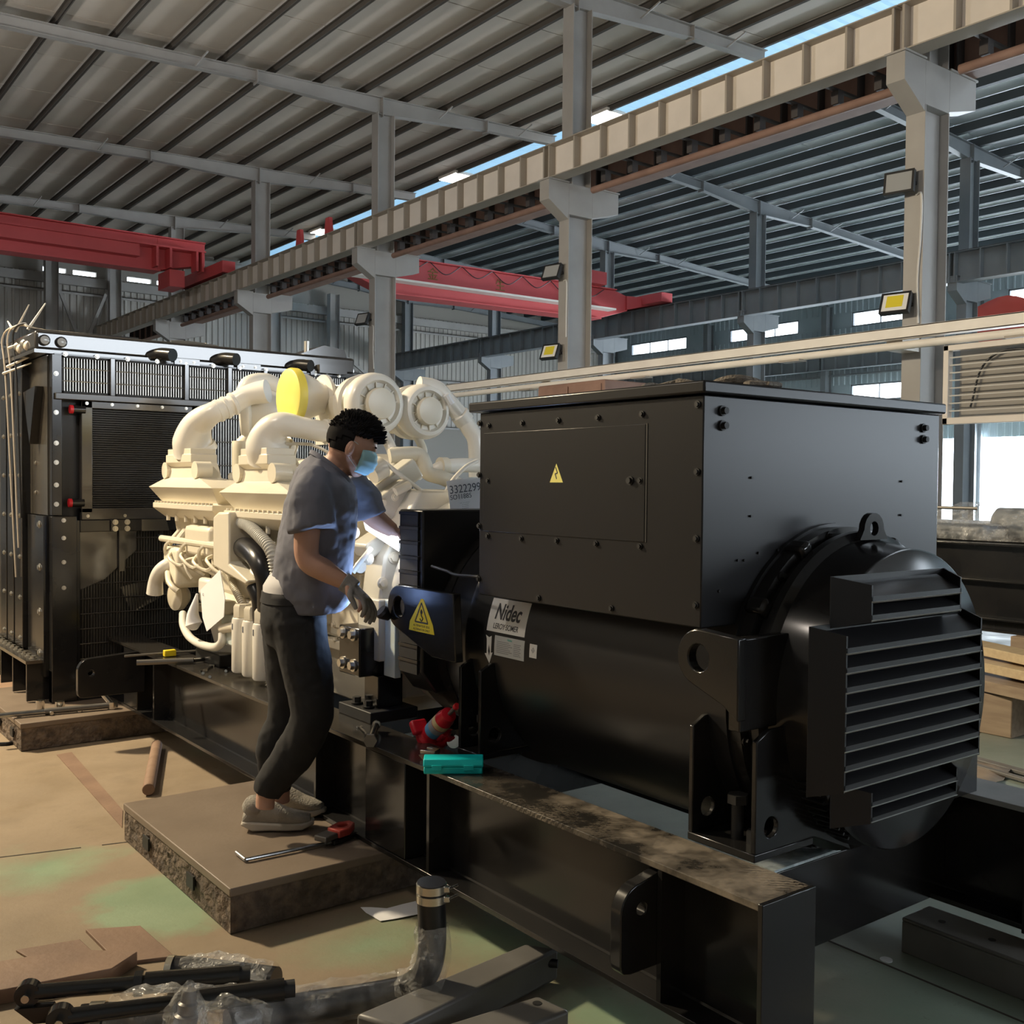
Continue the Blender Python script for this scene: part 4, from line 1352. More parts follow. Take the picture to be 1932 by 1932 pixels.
# ------------------------------------------------------------------ engine
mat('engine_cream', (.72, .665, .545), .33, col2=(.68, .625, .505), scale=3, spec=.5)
mat('engine_shade', (.60, .57, .48), .42, col2=(.55, .52, .44), scale=4)  # darker copy of the engine cream, shade put into the colour
mat('cap_yellow', (.86, .68, .08), .45, col2=(.80, .72, .16), scale=3)
mat('pipe_white', (.76, .73, .66), .30)
mat('rubber_black', (.012, .012, .014), .28)
mat('loom_grey', (.52, .51, .47), .5)
mat('paper', (.86, .86, .88), .85)
mat('paper_print', (.10, .11, .14), .8)
eng = thing('diesel_engine', 'big cream-painted vee diesel engine with turbochargers between radiator and alternator', 'engine', (2.72, 5.0, ZT))
EC = 'engine_cream'
def EB(x0, x1, y0, y1, z0, z1, name, mt=EC, bev=.008, parent=None):
    return MB().box(x0, x1, y0, y1, z0, z1).build(name, mt, parent or eng, bev=bev)
def EP(name, pts, r, mt=EC, n=16, k=6, parent=None):
    return MB().tube(pts, r, n=n, k=k).build(name, mt, parent or eng, angle=60)
# block and pan
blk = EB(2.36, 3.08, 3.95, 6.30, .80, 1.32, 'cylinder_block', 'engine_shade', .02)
EB(2.32, 3.12, 4.0, 6.25, .755, .80, 'pan_rail', EC, .006)
MB().prism([(2.35, 4.05, .755), (2.42, 4.05, .50), (3.02, 4.05, .50), (3.09, 4.05, .755)], (0, 2.1, 0)).build('oil_pan', EC, eng, bev=.01)
for k in range(5):
    EB(2.30, 2.37, 4.15+.38*k, 4.42+.38*k, .86, 1.14, 'inspection_cover', EC, .012, blk)
    bolts('cover_bolt', EC, blk, [(2.30, 4.18+.38*k+dy, .88+dz) for dy in (0, .21) for dz in (0, .23)], (-1, 0, 0), .011, .012)
bolts('pan_bolt', EC, blk, [(2.325, 4.1+.16*k, .80) for k in range(13)], (0, 0, 1), .011, .014)
# flywheel housing
fh = MB()
fh.lathe((2.73, 3.72, 1.02), (0, 1, 0), [(0, .30), (0, .47), (.03, .49), (.06, .49), (.10, .46), (.26, .44), (.26, .3)], 56)
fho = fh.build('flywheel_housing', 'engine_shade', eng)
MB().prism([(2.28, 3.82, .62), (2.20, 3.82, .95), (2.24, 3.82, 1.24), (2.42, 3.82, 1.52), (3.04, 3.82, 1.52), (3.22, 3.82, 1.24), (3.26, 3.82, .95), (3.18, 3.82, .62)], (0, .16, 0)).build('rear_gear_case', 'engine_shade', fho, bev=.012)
bolts('housing_bolt', EC, fho, [(2.16,3.82,1.231), (2.281,3.82,1.233), (2.227,3.82,1.127), (2.092,3.82,1.343), (2.275,3.82,1.342)], (0, -1, 0), .017, .014)
MB().lathe((2.114,3.8,1.201), (0, 1, 0), [(0, .012), (0, .026), (.012, .026), (.012, .012)], 18).build('lifting_eye', EC, fho)
# bank: heads under the manifold boxes
def bank(sx):
    s = sx
    X = lambda x: 2.72+s*(x-2.72)
    hd = []
    for k in range(8):
        y = 4.12+.275*k
        m = MB()
        pl = [(X(2.24), y, 1.16), (X(2.20), y, 1.36), (X(2.52), y, 1.50), (X(2.62), y, 1.28)]
        m.prism(pl, (0, .255, 0))
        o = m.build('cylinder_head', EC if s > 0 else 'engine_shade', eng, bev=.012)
        m = MB()
        m.cyl((X(2.17), y+.06, 1.20), (X(2.30), y+.06, 1.36), .024, n=10)
        m.cyl((X(2.15), y+.18, 1.17), (X(2.30), y+.18, 1.34), .018, n=10)
        m.build('injector_line', EC, o)
        MB().tube([(X(2.20), y+.1, 1.22), (X(2.12), y+.14, 1.17), (X(2.16), y+.2, 1.07), (X(2.26), y+.16, 1.0)], .011, n=6, k=4).build('fuel_pipe', EC, o)
bank(1)
bank(-1)
m = MB().tube([(2.15, 4.1, 1.20), (2.15, 6.35, 1.20)], .020, n=10, k=1)
m.build('fuel_rail', EC, eng)
EP('fuel_rail', [(2.19, 4.1, 1.13), (2.19, 6.32, 1.13)], .015, n=10, k=1)
# charge-air manifold boxes, profile lofted in height
def air_box(y0, y1, c0, c1, x_in, zs0, name='charge_air_box'):
    lv = [(2.16, y0+.05, y1-.05, zs0), (2.10, y0, y1, zs0+.055), (2.10, y0, y1, zs0+.085), (2.145, y0+.035, y1-.035, zs0+.092),
          (2.085, y0-.03, y1+.03, zs0+.180), (2.165, c0-.09, c1+.09, zs0+.235), (2.175, c0-.045, c1+.045, zs0+.30), (2.145, c0-.02, c1+.02, zs0+.325), (2.145, c0-.02, c1+.02, zs0+.37), (2.15, c0, c1, zs0+.372), (2.15, c0, c1, zs0+.405)]
    vs, fs = [], []
    for i, (x, a, b, z) in enumerate(lv):
        xi = x_in+(.0 if i < 5 else -.12)
        vs += [(x, a, z), (x, b, z), (xi, b, z), (xi, a, z)]
    n = len(lv)
    for i in range(n-1):
        for j in range(4):
            fs.append((4*i+j, 4*i+(j+1) % 4, 4*i+4+(j+1) % 4, 4*i+4+j))
    fs += [(3, 2, 1, 0), (4*n-4, 4*n-3, 4*n-2, 4*n-1)]
    o = MB().add(vs, fs).build(name, EC, eng, bev=.008)
    nb = int((y1-y0)/.055)
    m2 = MB()
    for k in range(nb):
        yy = y0+.04+(y1-y0-.08)*k/(nb-1)
        m2.cyl((2.108, yy, zs0+.085), (2.108, yy, zs0+.097), .010, n=6)
    tag(m2.build('flange_bolt_row', EC, o), kind='stuff')
    for yy in (c0-.06, c1+.06):
        MB().cyl((2.15, yy, zs0+.28), (2.24, yy, zs0+.28), .05, n=14).build('mounting_ear', EC, o)
    for yy in [y0+.08+.15*k for k in range(int((y1-y0-.1)/.15)+1)]:
        MB().cyl((2.15, yy, zs0-.02), (2.15, yy, zs0+.03), .012, n=8).build('stud', EC, o)
    return o
air_box(5.40, 6.36, 5.86, 6.24, 2.42, 1.335)
air_box(4.42, 5.24, 4.82, 5.14, 2.42, 1.315)
# elbows from the boxes
e1 = [(2.25, 6.05, 1.73), (2.227,6.03,1.795), (2.236,5.97,1.886), (2.284,5.88,1.946), (2.384,5.85,1.996), (2.471,5.8,2.057), (2.558,5.72,2.082)]
EP('charge_air_pipe', e1, [.13, .115, .085, .064, .060, .06, .07], 'pipe_white', 20)
for p in ((2.319,5.87,1.963), (2.359,5.86,1.983), (2.397,5.84,2.006)):
    MB().lathe(p, (.80, -.1, .38), [(-.012, .062), (-.008, .068), (.008, .068), (.012, .062)], 20).build('hose_clamp', 'pipe_white', eng)
e2 = [(2.25, 4.98, 1.70), (2.224,4.96,1.743), (2.221,4.92,1.803), (2.25,4.86,1.839), (2.327,4.82,1.828), (2.409,4.78,1.811), (2.529,4.78,1.813)]
EP('charge_air_pipe', e2, [.13, .115, .085, .064, .055, .054, .054], 'pipe_white', 20)
MB().lathe((2.463,4.78,1.81), (1, 0, 0), [(-.02, .056), (-.015, .063), (.015, .063), (.02, .056)], 20).build('hose_clamp', 'pipe_white', eng)
# front turbocharger elbow behind the yellow cap
t3 = Vector((2.621,5.9,1.996))
m = MB().lathe(t3+Vector((.02, 0, -.02)), (.92, -.35, .05), [(-.17, .05), (-.165, .135), (-.14, .150), (-.12, .150), (-.10, .10), (-.05, .125), (.02, .13), (.08, .10), (.12, .075), (.20, .075)], 36)
m.build('front_turbo_housing', 'pipe_white', eng)
EP('front_turbo_scroll', [t3+Vector((-.13, .02, .02)), t3+Vector((-.11, 0, .13)), t3+Vector((0, 0, .16)), t3+Vector((.1, -.02, .12))], .05, 'pipe_white')
# capped exhaust outlet
yc_ = Vector((2.318,4.95,1.99))
cap = MB().lathe(yc_, (1, 0, 0), [(0, .02), (0, .125), (.006, .142), (.018, .148), (.048, .148), (.048, .13)], 44).build('yellow_dust_cap', 'cap_yellow', eng)
m = MB().lathe(yc_+Vector((.045, 0, 0)), (1, 0, 0), [(0, .10), (0, .122), (.06, .120), (.14, .085), (.20, .075), (.20, .05)], 36)
m.build('exhaust_cone', 'pipe_white', eng)
MB().bellows([yc_+Vector((.24, 0, 0)), yc_+Vector((.31, 0, 0)), yc_+Vector((.38, 0, 0))], .070, .008, .014, n=28).build('exhaust_bellows', 'pipe_white', eng)
MB().lathe(yc_+Vector((.2, 0, 0)), (1, 0, 0), [(0, .075), (0, .125), (.018, .125), (.018, .075)], 30).build('bellows_flange', 'pipe_white', eng)
MB().prism([yc_+Vector((.21, -.005, -.1)), yc_+Vector((.23, -.005, -.1)), yc_+Vector((.23, -.005, -.24)), yc_+Vector((.21, -.005, -.24))], (0, .1, 0)).build('bellows_support', 'pipe_white', eng)
# turbochargers: compressor covers facing the alternator
def turbo(c, r, ri, name, ang):
    c = Vector(c)
    o = MB().lathe(c, (0, -1, 0), [(-.20, r*.62), (-.19, r*.95), (-.12, r*1.0), (-.10, r*.86), (-.085, r*.86), (-.07, r*.97), (-.03, r), (.0, r*.97), (.02, r*.86), (.025, r*.74), (.005, r*.66), (.0, r*.50)], 48).build(name, 'pipe_white', eng)
    MB().lathe(c, (0, -1, 0), [(-.02, ri*1.02), (.035, ri*1.02), (.045, ri*.97), (.05, ri*.6), (.05, .005)], 36).build('inlet_cap', EC, o)
    for k in range(11):
        a = R(30*k+8)
        MB().cbox(c+Vector((r*.63*math.cos(a), -.005, r*.63*math.sin(a))), (r*.30, .016, .006), Matrix.Rotation(-a, 4, 'Y').to_euler()).build('inlet_rib', EC, o)
    MB().lathe(c+Vector((0, .095, 0)), (0, -1, 0), [(-.012, r*.86), (-.012, r*.92), (.012, r*.92), (.012, r*.86)], 40).build('band_clamp', 'bolt_zinc', o)
    MB().lathe(c+Vector((0, .20, 0)), (0, 1, 0), [(0, r*.6), (.02, r*.72), (.14, r*.72), (.18, r*.5)], 36).build('turbine_housing', EC, o)
    return o
C1, C2 = Vector((2.62,4.55,1.946)), Vector((2.911,4.55,1.923))
turbo(C1, .158, .078, 'turbocharger', 0)
turbo(C2, .146, .072, 'turbocharger', 1)
EP('turbo_outlet', [(2.894,4.6,2.057), (2.986,4.58,2.042), (3.049,4.56,1.983), (3.11,4.54,1.916), (3.159,4.52,1.844), (3.19,4.5,1.769), (3.199,4.5,1.587)], [.05, .05, .046, .045, .045, .045, .045], 'pipe_white')
MB().lathe((3.124,4.535,1.899), (.6, 0, -.6), [(-.03, .046), (-.025, .053), (.025, .053), (.03, .046)], 20).build('hose_clamp', 'pipe_white', eng)
MB().cyl((2.999,4.5,2.01), (3.032,4.5,1.965), .018, n=8).build('name_tab', 'paper', eng)
# pipework in the vee and rear
EP('water_pipe', [(2.544,4.3,1.68), (2.605,4.28,1.689), (2.682,4.26,1.688), (2.703,4.24,1.645), (2.712,4.22,1.599), (2.781,4.2,1.577), (2.874,4.2,1.544)], .036, 'engine_shade')
EP('water_pipe', [(2.633,4.4,1.71), (2.618,4.36,1.652), (2.619,4.34,1.58)], .032, 'engine_shade')
EP('crossover_pipe', [(2.808,4.35,1.595), (2.847,4.3,1.63), (2.942,4.3,1.642), (3.072,4.3,1.644)], .036, 'pipe_white')
MB().lathe((2.85,4.3,1.635), (1, 0, 0), [(-.02, .036), (-.02, .046), (.02, .046), (.02, .036)], 18).build('pipe_clamp', EC, eng)
EP('vent_hose', [(2.329,4.1,1.672), (2.339,4,1.642), (2.405,3.95,1.578), (2.497,3.92,1.508), (2.547,3.9,1.466), (2.552,3.9,1.432)], .010, 'pipe_white', 8)
EP('vent_hose', [(2.842,4,1.658), (2.747,3.95,1.631), (2.64,3.9,1.568), (2.592,3.9,1.496), (2.581,3.9,1.432)], .010, 'pipe_white', 8)
EP('oil_drain', [C1+Vector((.05, .05, -.12)), C1+Vector((.08, .0, -.22)), C1+Vector((.05, -.1, -.32))], .028, 'pipe_white')
EP('oil_drain', [C2+Vector((-.03, .05, -.12)), C2+Vector((-.02, .0, -.20)), C2+Vector((-.06, -.05, -.26))], .022, EC)
EP('support_rod', [(2.258,4.9,1.742), (2.376,4.8,1.743), (2.434,4.7,1.697)], .008, EC, 8, 2)
EP('turbo_bracket', [(2.375,4.95,1.736), (2.336,4.9,1.68), (2.333,4.85,1.636)], .010, EC, 8)
m = MB()
for k in range(3):
    m.tube([(2.42, 5.9-.55*k, 1.55), (2.6, 5.7-.55*k, 1.64), (2.75, 5.45-.55*k, 1.62)], .055, n=14)
m.build('exhaust_manifold', EC, eng)
EB(2.40, 3.04, 4.05, 6.2, 1.30, 1.52, 'valley_cover', 'engine_shade', .02)
for k in range(6):
    MB().tube([(2.45, 4.3+.32*k, 1.50), (2.50, 4.35+.32*k, 1.60), (2.60, 4.45+.32*k, 1.58), (2.68, 4.5+.32*k, 1.50)], .034, n=12).build('runner_pipe', EC, eng)
MB().cyl((2.56, 6.10, 1.55), (2.56, 6.10, 1.80), .06, n=16).build('thermostat_tower', EC, eng)
EP('coolant_pipe', [(2.56, 6.1, 1.78), (2.62, 6.05, 1.83), (2.8, 6.0, 1.83)], .045, EC)
# right bank rear face: tilted rocker housings seen above the screen housing
def tilt(c, d, ang, name, mt='engine_shade', parent=eng):
    return MB().cbox(c, d, Matrix.Rotation(R(ang), 4, 'Y').to_euler()).build(name, mt, parent, bev=.012)
rh = tilt((2.356,3.98,1.436), (.24, .10, .17), -33, 'rear_cover')
bolts('cover_bolt', EC, rh, [(2.292,3.93,1.466), (2.353,3.93,1.489), (2.308,3.93,1.396), (2.372,3.93,1.419)], (0, -1, 0), .012, .012)
tilt((2.397,4.05,1.542), (.30, .10, .10), -33, 'rear_housing')
MB().cyl((2.273,4,1.592), (2.332,4,1.624), .05, n=20).build('oil_filler', EC, eng)
MB().cyl((2.347,3.92,1.512), (2.42,3.92,1.543), .02, n=12).build('sensor_pipe', EC, eng)
tilt((2.352,3.95,1.344), (.36, .14, .07), -30, 'bank_ledge')
EB(2.86, 3.22, 3.98, 6.2, 1.40, 1.46, 'rocker_cover', EC, .012)
for k in range(5):
    MB().cyl((2.86, 4.0+.1*k, 1.46), (2.86, 4.0+.1*k, 1.475), .012, n=8).build('cover_bolt', EC, eng)
EP('harness', [(2.075,3.8,1.18), (2.106,3.79,1.224), (2.131,3.79,1.249), (2.161,3.8,1.276)], .012, EC, 8)
# engine serial number sheet
ps = thing('paper_sheet', 'white printed paper sheet taped to the engine beside the alternator box', 'paper', (2.684,3.9,1.508))
a, b, c, d = (Vector(p) for p in ((2.476,3.71,1.56), (2.671,3.71,1.581), (2.658,3.69,1.432), (2.48,3.69,1.431)))
vs, fs = [], []
for i in range(6):
    for j in range(4):
        u, v = i/5, j/3
        p = a.lerp(b, u).lerp(d.lerp(c, u), v)
        vs.append(p+Vector((0, -.008*math.sin(3*u+2*v), .004*math.sin(6*u))))
vs += [v+Vector((0, .0012, 0)) for v in vs[:24]]
for i in range(5):
    for j in range(3):
        q = (4*i+j, 4*i+4+j, 4*i+5+j, 4*i+1+j)
        fs += [q, tuple(24+k for k in q[::-1])]
MB().add(vs, fs).build('sheet', 'paper', ps)
ax = (b-a).normalized()
ay = (a-d).normalized()
text_mesh('33222992', .050, 'paper_print', ax, ay, (2.568,3.683,1.531), ps, .0003, sx=.95)
text_mesh('SO11885', .030, 'paper_print', ax, ay, (2.531,3.678,1.495), ps, .0003)
for k in range(5):
    q = Vector((2.552,3.684,1.47))+ay*(-.008*k)
    text_mesh('—  – ——'[k:], .012, 'paper_print', ax, ay, q+Vector((0, -.004, 0)), ps, .0002)
# left-side electronics box with conduit
eb = MB()
eb.prism([(2.06,5.293,1.362), (2.06,5.221,1.392), (2.06,5.079,1.396), (2.06,5.078,1.131), (2.06,4.837,1.063), (2.06,4.863,1.038), (2.06,5.292,1.105)], (.17, 0, 0))
MBX = eb.build('junction_box', EC, eng, bev=.012)
MB().bellows([(2.14,5.198,1.345), (2.12,4.993,1.333), (2.1,4.784,1.284), (2.1,4.649,1.219), (2.12,4.632,1.105)], .026, .006, .016, n=14).build('corrugated_conduit', 'loom_grey', eng)
MB().lathe((2.14,5.226,1.349), (.2, -1, 0), [(-.03, .036), (.01, .036), (.02, .03)], 18).build('conduit_gland', EC, eng)
EP('coolant_hose', [(2.16,5.175,1.204), (2.12,4.972,1.211), (2.09,4.761,1.166), (2.1,4.703,1.075), (2.12,4.734,0.929)], [.052, .056, .056, .052, .05], 'rubber_black', 22)
MB().lathe((2.16,5.182,1.201), (.0, -1, -.05), [(-.015, .064), (.01, .068), (.03, .064)], 24).build('hose_clamp', 'bolt_zinc', eng)
EP('coolant_hose', [(2.11,4.882,1.033), (2.12,4.841,0.971), (2.13,4.85,0.877), (2.14,4.847,0.823)], .036, 'rubber_black')
MB().bellows([(2.16,5.405,1.102), (2.14,5.267,1.042), (2.13,5.13,0.971), (2.14,5.057,0.9)], .016, .005, .012, n=10).build('corrugated_conduit', EC, eng)
MB().bellows([(2.14,4.905,0.803), (2.13,4.837,0.72), (2.13,4.773,0.637), (2.13,4.711,0.516)], .016, .005, .014, n=10).build('corrugated_conduit', EC, eng)
# front accessories: pump outlet elbow, filter head, hoses
EB(2.13, 2.34, 6.02, 6.28, .92, 1.16, 'water_pump', EC, .03)
EP('pump_elbow', [(2.2,6.213,1.05), (2.14,6.198,1.047), (2.1,6.23,1.008), (2.09,6.276,0.941), (2.09,6.295,0.869)], [.045, .042, .042, .044, .050], 'pipe_white', 20)
EP('bypass_hose', [(2.12,6.158,1.006), (2.1,6.082,0.962), (2.1,6.01,0.931), (2.12,5.978,0.908)], .016, EC, 10)
MB().lathe((2.22,6.269,0.847), (-1, -.2, 0), [(-.06, .05), (-.02, .085), (.02, .085), (.03, .06)], 24).build('pump_pulley', EC, eng)
EB(2.14, 2.32, 5.55, 5.95, 1.12, 1.30, 'gear_cover', EC, .03)
EB(2.16, 2.34, 5.1, 5.50, .93, 1.16, 'starter_housing', EC, .04)
MB().cyl((2.20, 5.0, .86), (2.20, 5.62, .90), .075, n=22).build('starter_motor', EC, eng)
EP('drain_hose', [(2.14,5.955,0.779), (2.1,5.835,0.727), (2.08,5.679,0.681), (2.07,5.476,0.666), (2.07,5.287,0.677), (2.08,5.218,0.71), (2.09,5.228,0.755)], .022, 'pipe_white', 12)
EB(2.06, 2.14, (2.09,5.157,0.75)[1], (2.09,5.265,0.737)[1], .86, .93, 'filter_elbow', EC, .012)
EP('filter_manifold', [(2.09,5.229,0.78), (2.1,5.077,0.808), (2.13,4.914,0.83)], .026, EC, 14, 2)
hh = [(2.12,5.036,0.626), (2.12,4.903,0.637), (2.12,4.776,0.648)]
for p in hh:
    p = Vector(p)
    o = MB().lathe((p.x, p.y, .58), (0, 0, 1), [(0, .02), (0, .050), (.01, .056), (.26, .056), (.275, .052), (.285, .04)], 24).build('oil_filter', 'pipe_white', eng)
    MB().lathe((p.x, p.y, .862), (0, 0, 1), [(0, .050), (.05, .050), (.065, .04)], 8).build('filter_head', EC, o)
    MB().box(p.x-.0575, p.x-.055, p.y-.004, p.y+.004, .80, .83).build('filter_print', 'paper_print', o)
MB().box(2.10, 2.14, (2.12,5.077,0.703)[1], (2.12,5.274,0.677)[1], .70, .86).build('control_module', 'primer_white', eng, bev=.006)
EP('fuel_hose', [(2.14,5.663,1.13), (2.12,5.857,1.095), (2.12,5.84,1.044), (2.14,5.81,0.994)], .008, EC, 8)
for k in range(7):
    a = 335+18*k
    EP('wire_loom', [(2.16, 6.15-.2*k, 1.14), (2.10, 6.08-.2*k, 1.10+.02*(k % 2)), (2.13, 5.96-.2*k, 1.06), (2.18, 5.90-.2*k, 1.12)], .010, EC, 6, 4)
# paper tag and cloth bag hanging off the filter
tg = thing('paper_tag', 'large folded white paper tag hanging on the engine side', 'paper', (2.06,5.299,0.931))
MB().prism([(2.05,5.44,0.967), (2.05,5.165,1.095), (2.05,5.101,0.956), (2.05,5.115,0.857), (2.05,5.348,0.755), (2.05,5.409,0.822)], (.003, 0, 0)).build('sheet', 'paper', tg)
text_mesh('c', .03, 'paper_print', (0, -1, .3), (0, .3, 1), (2.047,5.393,0.949), tg, .0003)
bg = thing('cloth_bag', 'small white cloth bag tied under the paper tag', 'bag', (2.05,5.533,0.765))
m = MB()
m.rings(smooth_path([(2.06,5.513,0.94), (2.05,5.518,0.883), (2.045,5.536,0.823), (2.05,5.533,0.771), (2.055,5.515,0.75)], 4), [.006+.0033*i if i < 13 else .045-.008*(i-12) for i in range(17)], 14)
m.build('bag', 'paper', bg)
MB().box(2.10, 2.16, (2.1,5.44,1.002)[1], (2.1,5.62,0.987)[1], .92, 1.02).build('filter_canister', 'pipe_white', eng, bev=.02)
# engine mount bracket
mt_ = EB(2.19, 2.30, 3.78, 3.96, .80, 1.06, 'mount_plate', 'engine_shade', .006)
bolts('plate_hole', 'dull_black', mt_, [(2.19, 3.92, 1.03), (2.19, 3.92, .88), (2.19, 3.84, 1.03)], (-1, 0, 0), .010, .002, 10, False)
mb_ = EB(2.12, 2.26, 3.82, 4.00, .735, .94, 'mount_bracket', 'gloss_black', .006)
bolts('bracket_bolt', 'bolt_zinc', mb_, [(2.12, 3.96, .91), (2.12, 3.87, .91), (2.12, 3.96, .78), (2.12, 3.87, .78)], (-1, 0, 0), .018, .022)
MB().box(2.22, 2.25, 3.70, 3.79, .74, 1.06).build('adapter_plate', 'primer_white', eng, bev=.003)
EB(2.20, 2.32, 3.80, 3.92, .60, .735, 'mount_leg', 'gloss_black', .004)
mf = EB(2.13, 2.36, 3.74, 4.02, ZT, .60, 'mount_foot', 'dull_black', .004)
bolts('hold_down_bolt', 'dull_black', mf, [(2.17, 3.93, .60), (2.17, 3.83, .60)], (0, 0, 1), .018, .032)
EB(2.12, 2.30, 5.35, 5.70, ZT, .62, 'front_mount', 'dull_black', .006)
# led work lamp wedged on the flywheel housing, shining back at the worker
hl = thing('work_lamp', 'glaring white led work lamp between the worker and the alternator screen', 'lamp', (2.184,3.775,1.354))
mat('led_glow', (.80, .88, 1), .4, emit=26)
qa = [Vector(p) for p in ((2.129,3.806,1.389), (2.165,3.804,1.411), (2.265,3.751,1.331), (2.254,3.732,1.266), (2.191,3.756,1.311), (2.136,3.8,1.356))]
MB().prism([q+Vector((.012, .016, 0)) for q in qa], (.02, .026, 0)).build('housing', 'lamp_body', hl)
MB().prism(qa, (.010, .014, 0)).build('led_panel', 'led_glow', hl)
# added clip-on light beside the engine mount, blue fill turned up at the worker
cl_ = thing('added_clip_light', 'small black clip-on light added beside the engine mount bracket', 'lamp', (2.087,3.574,1.036))
lp, lt = Vector((2.067,3.565,1.051)), Vector((1.829,3.603,1.267))
ld = (lt-lp).normalized()
MB().lathe(lp-ld*.006, -ld, [(0, .026), (.012, .030), (.03, .022), (.05, .012)], 18).build('reflector', 'lamp_body', cl_)
MB().lathe(lp-ld*.008, -ld, [(0, .005), (.0, .026), (.003, .026)], 18).build('lens', 'led_glow', cl_)
MB().cyl(lp-ld*.045, Vector((2.16,3.644,1.005)), .006, n=8).build('stem', 'lamp_body', cl_)
area('clip_fill_light', lp, lt, .045, .045, 3.0, (.40, .60, 1))  # blue fill on the shirt front, sent from the added clip light

# ================================================================== person
mat('skin', (.50, .28, .20), .5, col2=(.54, .31, .225), scale=9)
mat('hair', (.009, .008, .008), .9, spec=.15)
mat('shirt_grey', (.165, .168, .205), .85, col2=(.145, .148, .18), scale=5, bump=.12, bscale=18)
mat('undershirt', (.60, .58, .57), .8)
mat('trouser_black', (.010, .010, .0115), .85, col2=(.015, .015, .017), scale=6, bump=.12, bscale=16)
mat('mask_blue', (.45, .80, .93), .7)
mat('mask_white', (.75, .78, .80), .7)
mat('glove_grey', (.27, .26, .255), .9, bump=.2, bscale=120)
mat('shoe_knit', (.36, .33, .28), .85, bump=.3, bscale=140, col2=(.30, .275, .235), scale=20)
mat('shoe_sole', (.50, .46, .39), .6)
PS = Vector((.795, -.607, 0))
PD = Vector((.607, .795, 0))
UZ_ = Vector((0, 0, 1))
FA = R(18)
FD = PS*math.cos(FA)+PD*math.sin(FA)          # facing
SD = PS*math.sin(FA)-PD*math.cos(FA)          # his right side, towards the viewer

def fuse(mb, name, matn, parent, voxel=.007, smooth=6, fac=.5):
    org = ORI[parent.name]
    o = link(name, mb.mesh(name, matn, org), parent)
    r = o.modifiers.new('remesh', 'REMESH')
    r.mode, r.voxel_size, r.use_smooth_shade = 'VOXEL', voxel, True
    s = o.modifiers.new('smooth', 'SMOOTH')
    s.factor, s.iterations = fac, smooth
    bpy.context.view_layer.update()
    me = bpy.data.meshes.new_from_object(o.evaluated_get(bpy.context.evaluated_depsgraph_get()))
    o.modifiers.clear()
    old = o.data
    o.data = me
    bpy.data.meshes.remove(old)
    me.name = name
    if not me.materials: me.materials.append(M[matn])
    me.shade_smooth()
    ORI[o.name] = org
    return o

man = thing('person', 'worker in a grey t-shirt, black trousers and blue face mask leaning into the engine', 'person', (1.75, 3.76, ZB))
def sec(c, a, b, fd=FD, sd=SD): return (Vector(c), fd*a, sd*b)

body = MB()
# torso and pelvis
body.loft([sec((1.782,3.742,0.969), .09, .13), sec((1.783,3.744,1.052), .11, .155), sec((1.796,3.738,1.156), .10, .14), sec((1.838,3.711,1.301), .105, .15),
           sec((1.864,3.696,1.447), .11, .165), sec((1.87,3.681,1.54), .095, .165), sec((1.892,3.654,1.597), .065, .09)])
# neck
body.tube([(1.897,3.662,1.572), (1.919,3.634,1.622), (1.938,3.609,1.671)], [.066, .058, .056], n=18)
# head: skull, face, jaw, nose
HA = R(30)
HF = (PS*math.cos(R(10))+PD*math.sin(R(10)))
HS = (PS*math.sin(R(10))-PD*math.cos(R(10)))
HFt = (HF*math.cos(R(20))-UZ_*math.sin(R(20)))
HU = HS.cross(HFt)*1.0
if HU.z < 0: HU = -HU
hc = Vector((1.956,3.584,1.704))
body.ell(hc, HFt*.094, HS*.074, HU*.100)
body.ell(hc+HFt*.030-HU*.045, HFt*.062, HS*.056, HU*.072)
body.ell(hc+HFt*.040-HU*.095, HFt*.038, HS*.036, HU*.028)
body.ell(hc+HFt*.095-HU*.035, HFt*.018, HS*.013, HU*.024)
body.ell(hc+HFt*.080+HU*.008, HFt*.016, HS*.05, HU*.012)
# legs
NL = [(1.772,3.689,1.027), (1.782,3.625,0.84), (1.792,3.598,0.66), (1.746,3.666,0.499), (1.682,3.747,0.353), (1.672,3.753,0.285)]
FL = [(1.809,3.836,1.009), (1.826,3.866,0.796), (1.819,3.866,0.618), (1.775,3.894,0.467), (1.8,3.896,0.323), (1.802,3.891,0.247)]
body.tube(NL, [.085, .072, .055, .050, .038, .036], n=16)
body.tube(FL, [.085, .072, .055, .050, .038, .036], n=16)
